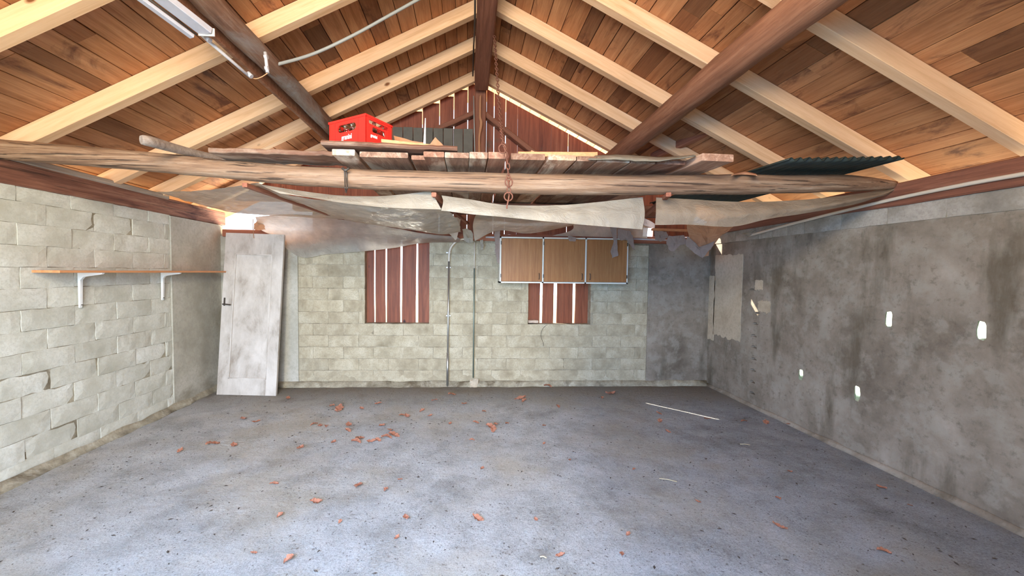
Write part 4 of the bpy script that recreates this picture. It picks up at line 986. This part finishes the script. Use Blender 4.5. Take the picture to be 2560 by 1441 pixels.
o = tube('conduit', [atX(1872,590,3.36), atX(2000,555,3.355), atX(2200,506,3.35), atX(2400,464,3.345), atX(2600,428,3.34)], .014, M['pvc'], None, 10, 0, 0, 40); tag(o, 'long pale conduit clipped along the right wall plate', 'conduit')
rough_block('brick', at(1332, 804, 5.56)+Vector((0,0,.0)), (.14,.07,.035), M['cutblock'], 'white-crusted half brick on the sill of the right window', 'brick', 0, 6, .003)
o = tube('wire', [at(1368,812,5.46), at(1357,822,5.47), at(1352,840,5.47), at(1358,858,5.47), at(1358,866,5.47)], .0022, M['cable'], None, 6, 0, 0, 20); tag(o, 'thin wire curling down the blocks below the right window', 'wire')
wt = empty('tie_wire', at(863, 425, 2.88), 'twisted wire bound round the tie log at the left', 'wire')
for dx in (0, 5): tube('strand', [at(861+dx,423,2.90), at(862+dx,450,2.905), at(863+dx,470,2.80), at(865,482,2.94)], .004, M['iron'], wt, 6, 0, 0, 16)
tube('knot', [at(856,421,2.89), at(864,426,2.88), at(872,421,2.89)], .009, M['iron'], wt, 8, .3, 1, 12)

# ================================================================= LEAVES AND STRAW
def leaf_mesh(seed):
    rnd = random.Random(seed); bm = bmesh.new(); n = 9; L = 1.; top = []; botm = []; mid = []
    for i in range(n):
        t = i/(n-1); w_ = math.sin(PI*min(1, t*1.02))**.8*.30*(1+.25*math.sin(t*17+seed)); cz = .22*math.sin(PI*t*1.2+seed)
        mid.append(bm.verts.new((t-.5, 0, cz*.5+.02))); top.append(bm.verts.new((t-.5, w_+.002, cz*.5+.10+rnd.uniform(0,.12)))); botm.append(bm.verts.new((t-.5, -w_-.002, cz*.5+.08+rnd.uniform(0,.12))))
    for i in range(n-1):
        bm.faces.new((mid[i], mid[i+1], top[i+1], top[i])); bm.faces.new((mid[i+1], mid[i], botm[i], botm[i+1]))
    me = bpy.data.meshes.new('dry_leaf'); bm.to_mesh(me); bm.free(); me.materials.append(M['leaf']); return me
lm = [leaf_mesh(s) for s in range(6)]
LP = [(848,1024,28),(830,1016,14),(1300,998,26),(1310,1003,16),(1368,968,22),(1526,984,26),(1505,996,12),(1228,1070,26),(1232,1078,18),(900,1097,22),(966,1096,24),(985,1090,26),(975,1078,20),(955,1065,20),(945,1102,16),
 (872,1063,20),(870,1078,16),(800,1066,18),(785,1063,16),(815,1068,14),(750,1120,20),(833,1106,16),(890,1107,24),(928,1104,20),(608,1048,20),(640,1055,16),(532,1112,26),(585,1114,20),(450,1128,16),(895,1216,30),(790,1255,24),(965,1226,16),(1195,1298,28),
 (685,1212,18),(1015,1296,24),(722,1400,24),(992,1345,16),(635,1384,14),(850,1306,12),(1000,1200,12),(1180,1102,12),(1018,1041,18),(1005,1040,14),(1075,1040,12),(1130,988,18),(1086,1002,14),(1190,1058,14),(1205,1172,14),(1240,1062,16),(1268,1060,12),
 (945,1010,16),(905,1022,16),(720,996,14),(1648,1035,14),(1650,1054,16),(1768,1048,14),(1670,1080,14),(1425,1152,12),(1360,1110,10),(1860,1055,14),(1915,1058,20),(1972,1062,18),(2204,1220,22),(1950,1318,30),(2210,1382,30),(1400,1390,22),(1555,1388,20),(1340,1300,14),(1945,1248,18),(2275,1265,14),(1570,1337,16),(1395,1018,14),(1360,1066,14),(700,1290,16),(1055,1028,14),(1160,1010,12),(1210,1030,12),(1125,1060,12),(1745,1255,14),(1585,1175,10),(1975,1180,12)]
rnd = random.Random(5)
big_leaf = {(848,1024): 'larger red-brown leaf on the floor, nearest the left window of the back wall', (1300,998): 'spread red-brown leaf on the floor in front of the wall cabinet', (1368,968): 'narrow red leaf at the foot of the back wall below the cabinet', (1526,984): 'reddish leaf on the floor just left of the sun streak',
 (532,1112): 'flat orange leaf on the left of the floor, nearest the left wall', (895,1216): 'bright orange curled leaf alone on the middle left of the floor', (1195,1298): 'orange leaf alone in the front centre of the floor', (722,1400): 'tan leaf at the front left edge of the floor',
 (1950,1318): 'dark leaf cluster on the wet floor at the right', (2210,1382): 'rusty leaf at the front right corner of the floor', (1400,1390): 'tan leaf at the front edge of the floor, right of centre', (608,1048): 'orange leaf on the floor in front of the leaning door', (790,1255): 'orange leaf just left of and in front of the bright curled one', (1015,1296): 'brown upright leaf left of the lone leaf in the front centre', (2204,1220): 'tan leaf near the foot of the right wall'}
for x, y, s in LP:
    p = atZ(x, y, 0); sz = s/FPX*p.y*1.15
    o = link('dry_leaf', rnd.choice(lm), None, None, Tm((p.x, p.y, .002)) @ Matrix.Rotation(rnd.uniform(0, 6.28), 4, 'Z') @ Matrix.Rotation(rnd.uniform(-.15,.15), 4, 'X') @ Matrix.Diagonal((sz, sz, sz, 1)))
    tag(o, big_leaf.get((x, y), 'small curled dry brown leaf lying on the concrete floor'), 'leaf', 'dry leaves on the floor')
for k, (x0, y0, x1, y1, lab) in enumerate(((1648,1198,1692,1206,'pale straw lying on the blue-lit floor right of the middle'),(1350,1394,1366,1397,'tiny pale straw near the front edge of the floor'),(1850,1112,1875,1114,'short pale straw on the floor near the right wall'))):
    a, b = atZ(x0, y0, 0), atZ(x1, y1, 0); o = tube('straw', [a+Vector((0,0,.003)), (a+b)/2+Vector((0,.004,.006)), b+Vector((0,0,.003))], .003, M['straw'], None, 6); tag(o, lab, 'straw')
bm = bmesh.new(); rnd = random.Random(9)
for i in range(1500):
    x, y = rnd.uniform(-3.1, 3.3), 1.7+3.7*rnd.random()
    s = rnd.uniform(.002, .006); a = rnd.uniform(0, PI); L = rnd.choice((1, 1, 2, 3))
    c, sn = math.cos(a)*s*L, math.sin(a)*s*L
    v = [bm.verts.new(q) for q in ((x-c, y-sn, .0), (x+sn*.4, y-c*.4, .001), (x+c, y+sn, .0), (x-sn*.4, y+c*.4, .001), (x, y, s))]
    for f in ((0,1,4),(1,2,4),(2,3,4),(3,0,4)): bm.faces.new([v[i_] for i_ in f])
tag(from_bm('floor_crumbs', bm, M['iron']), 'fine dark crumbs of dirt scattered over the concrete floor', 'dirt', kind='stuff')
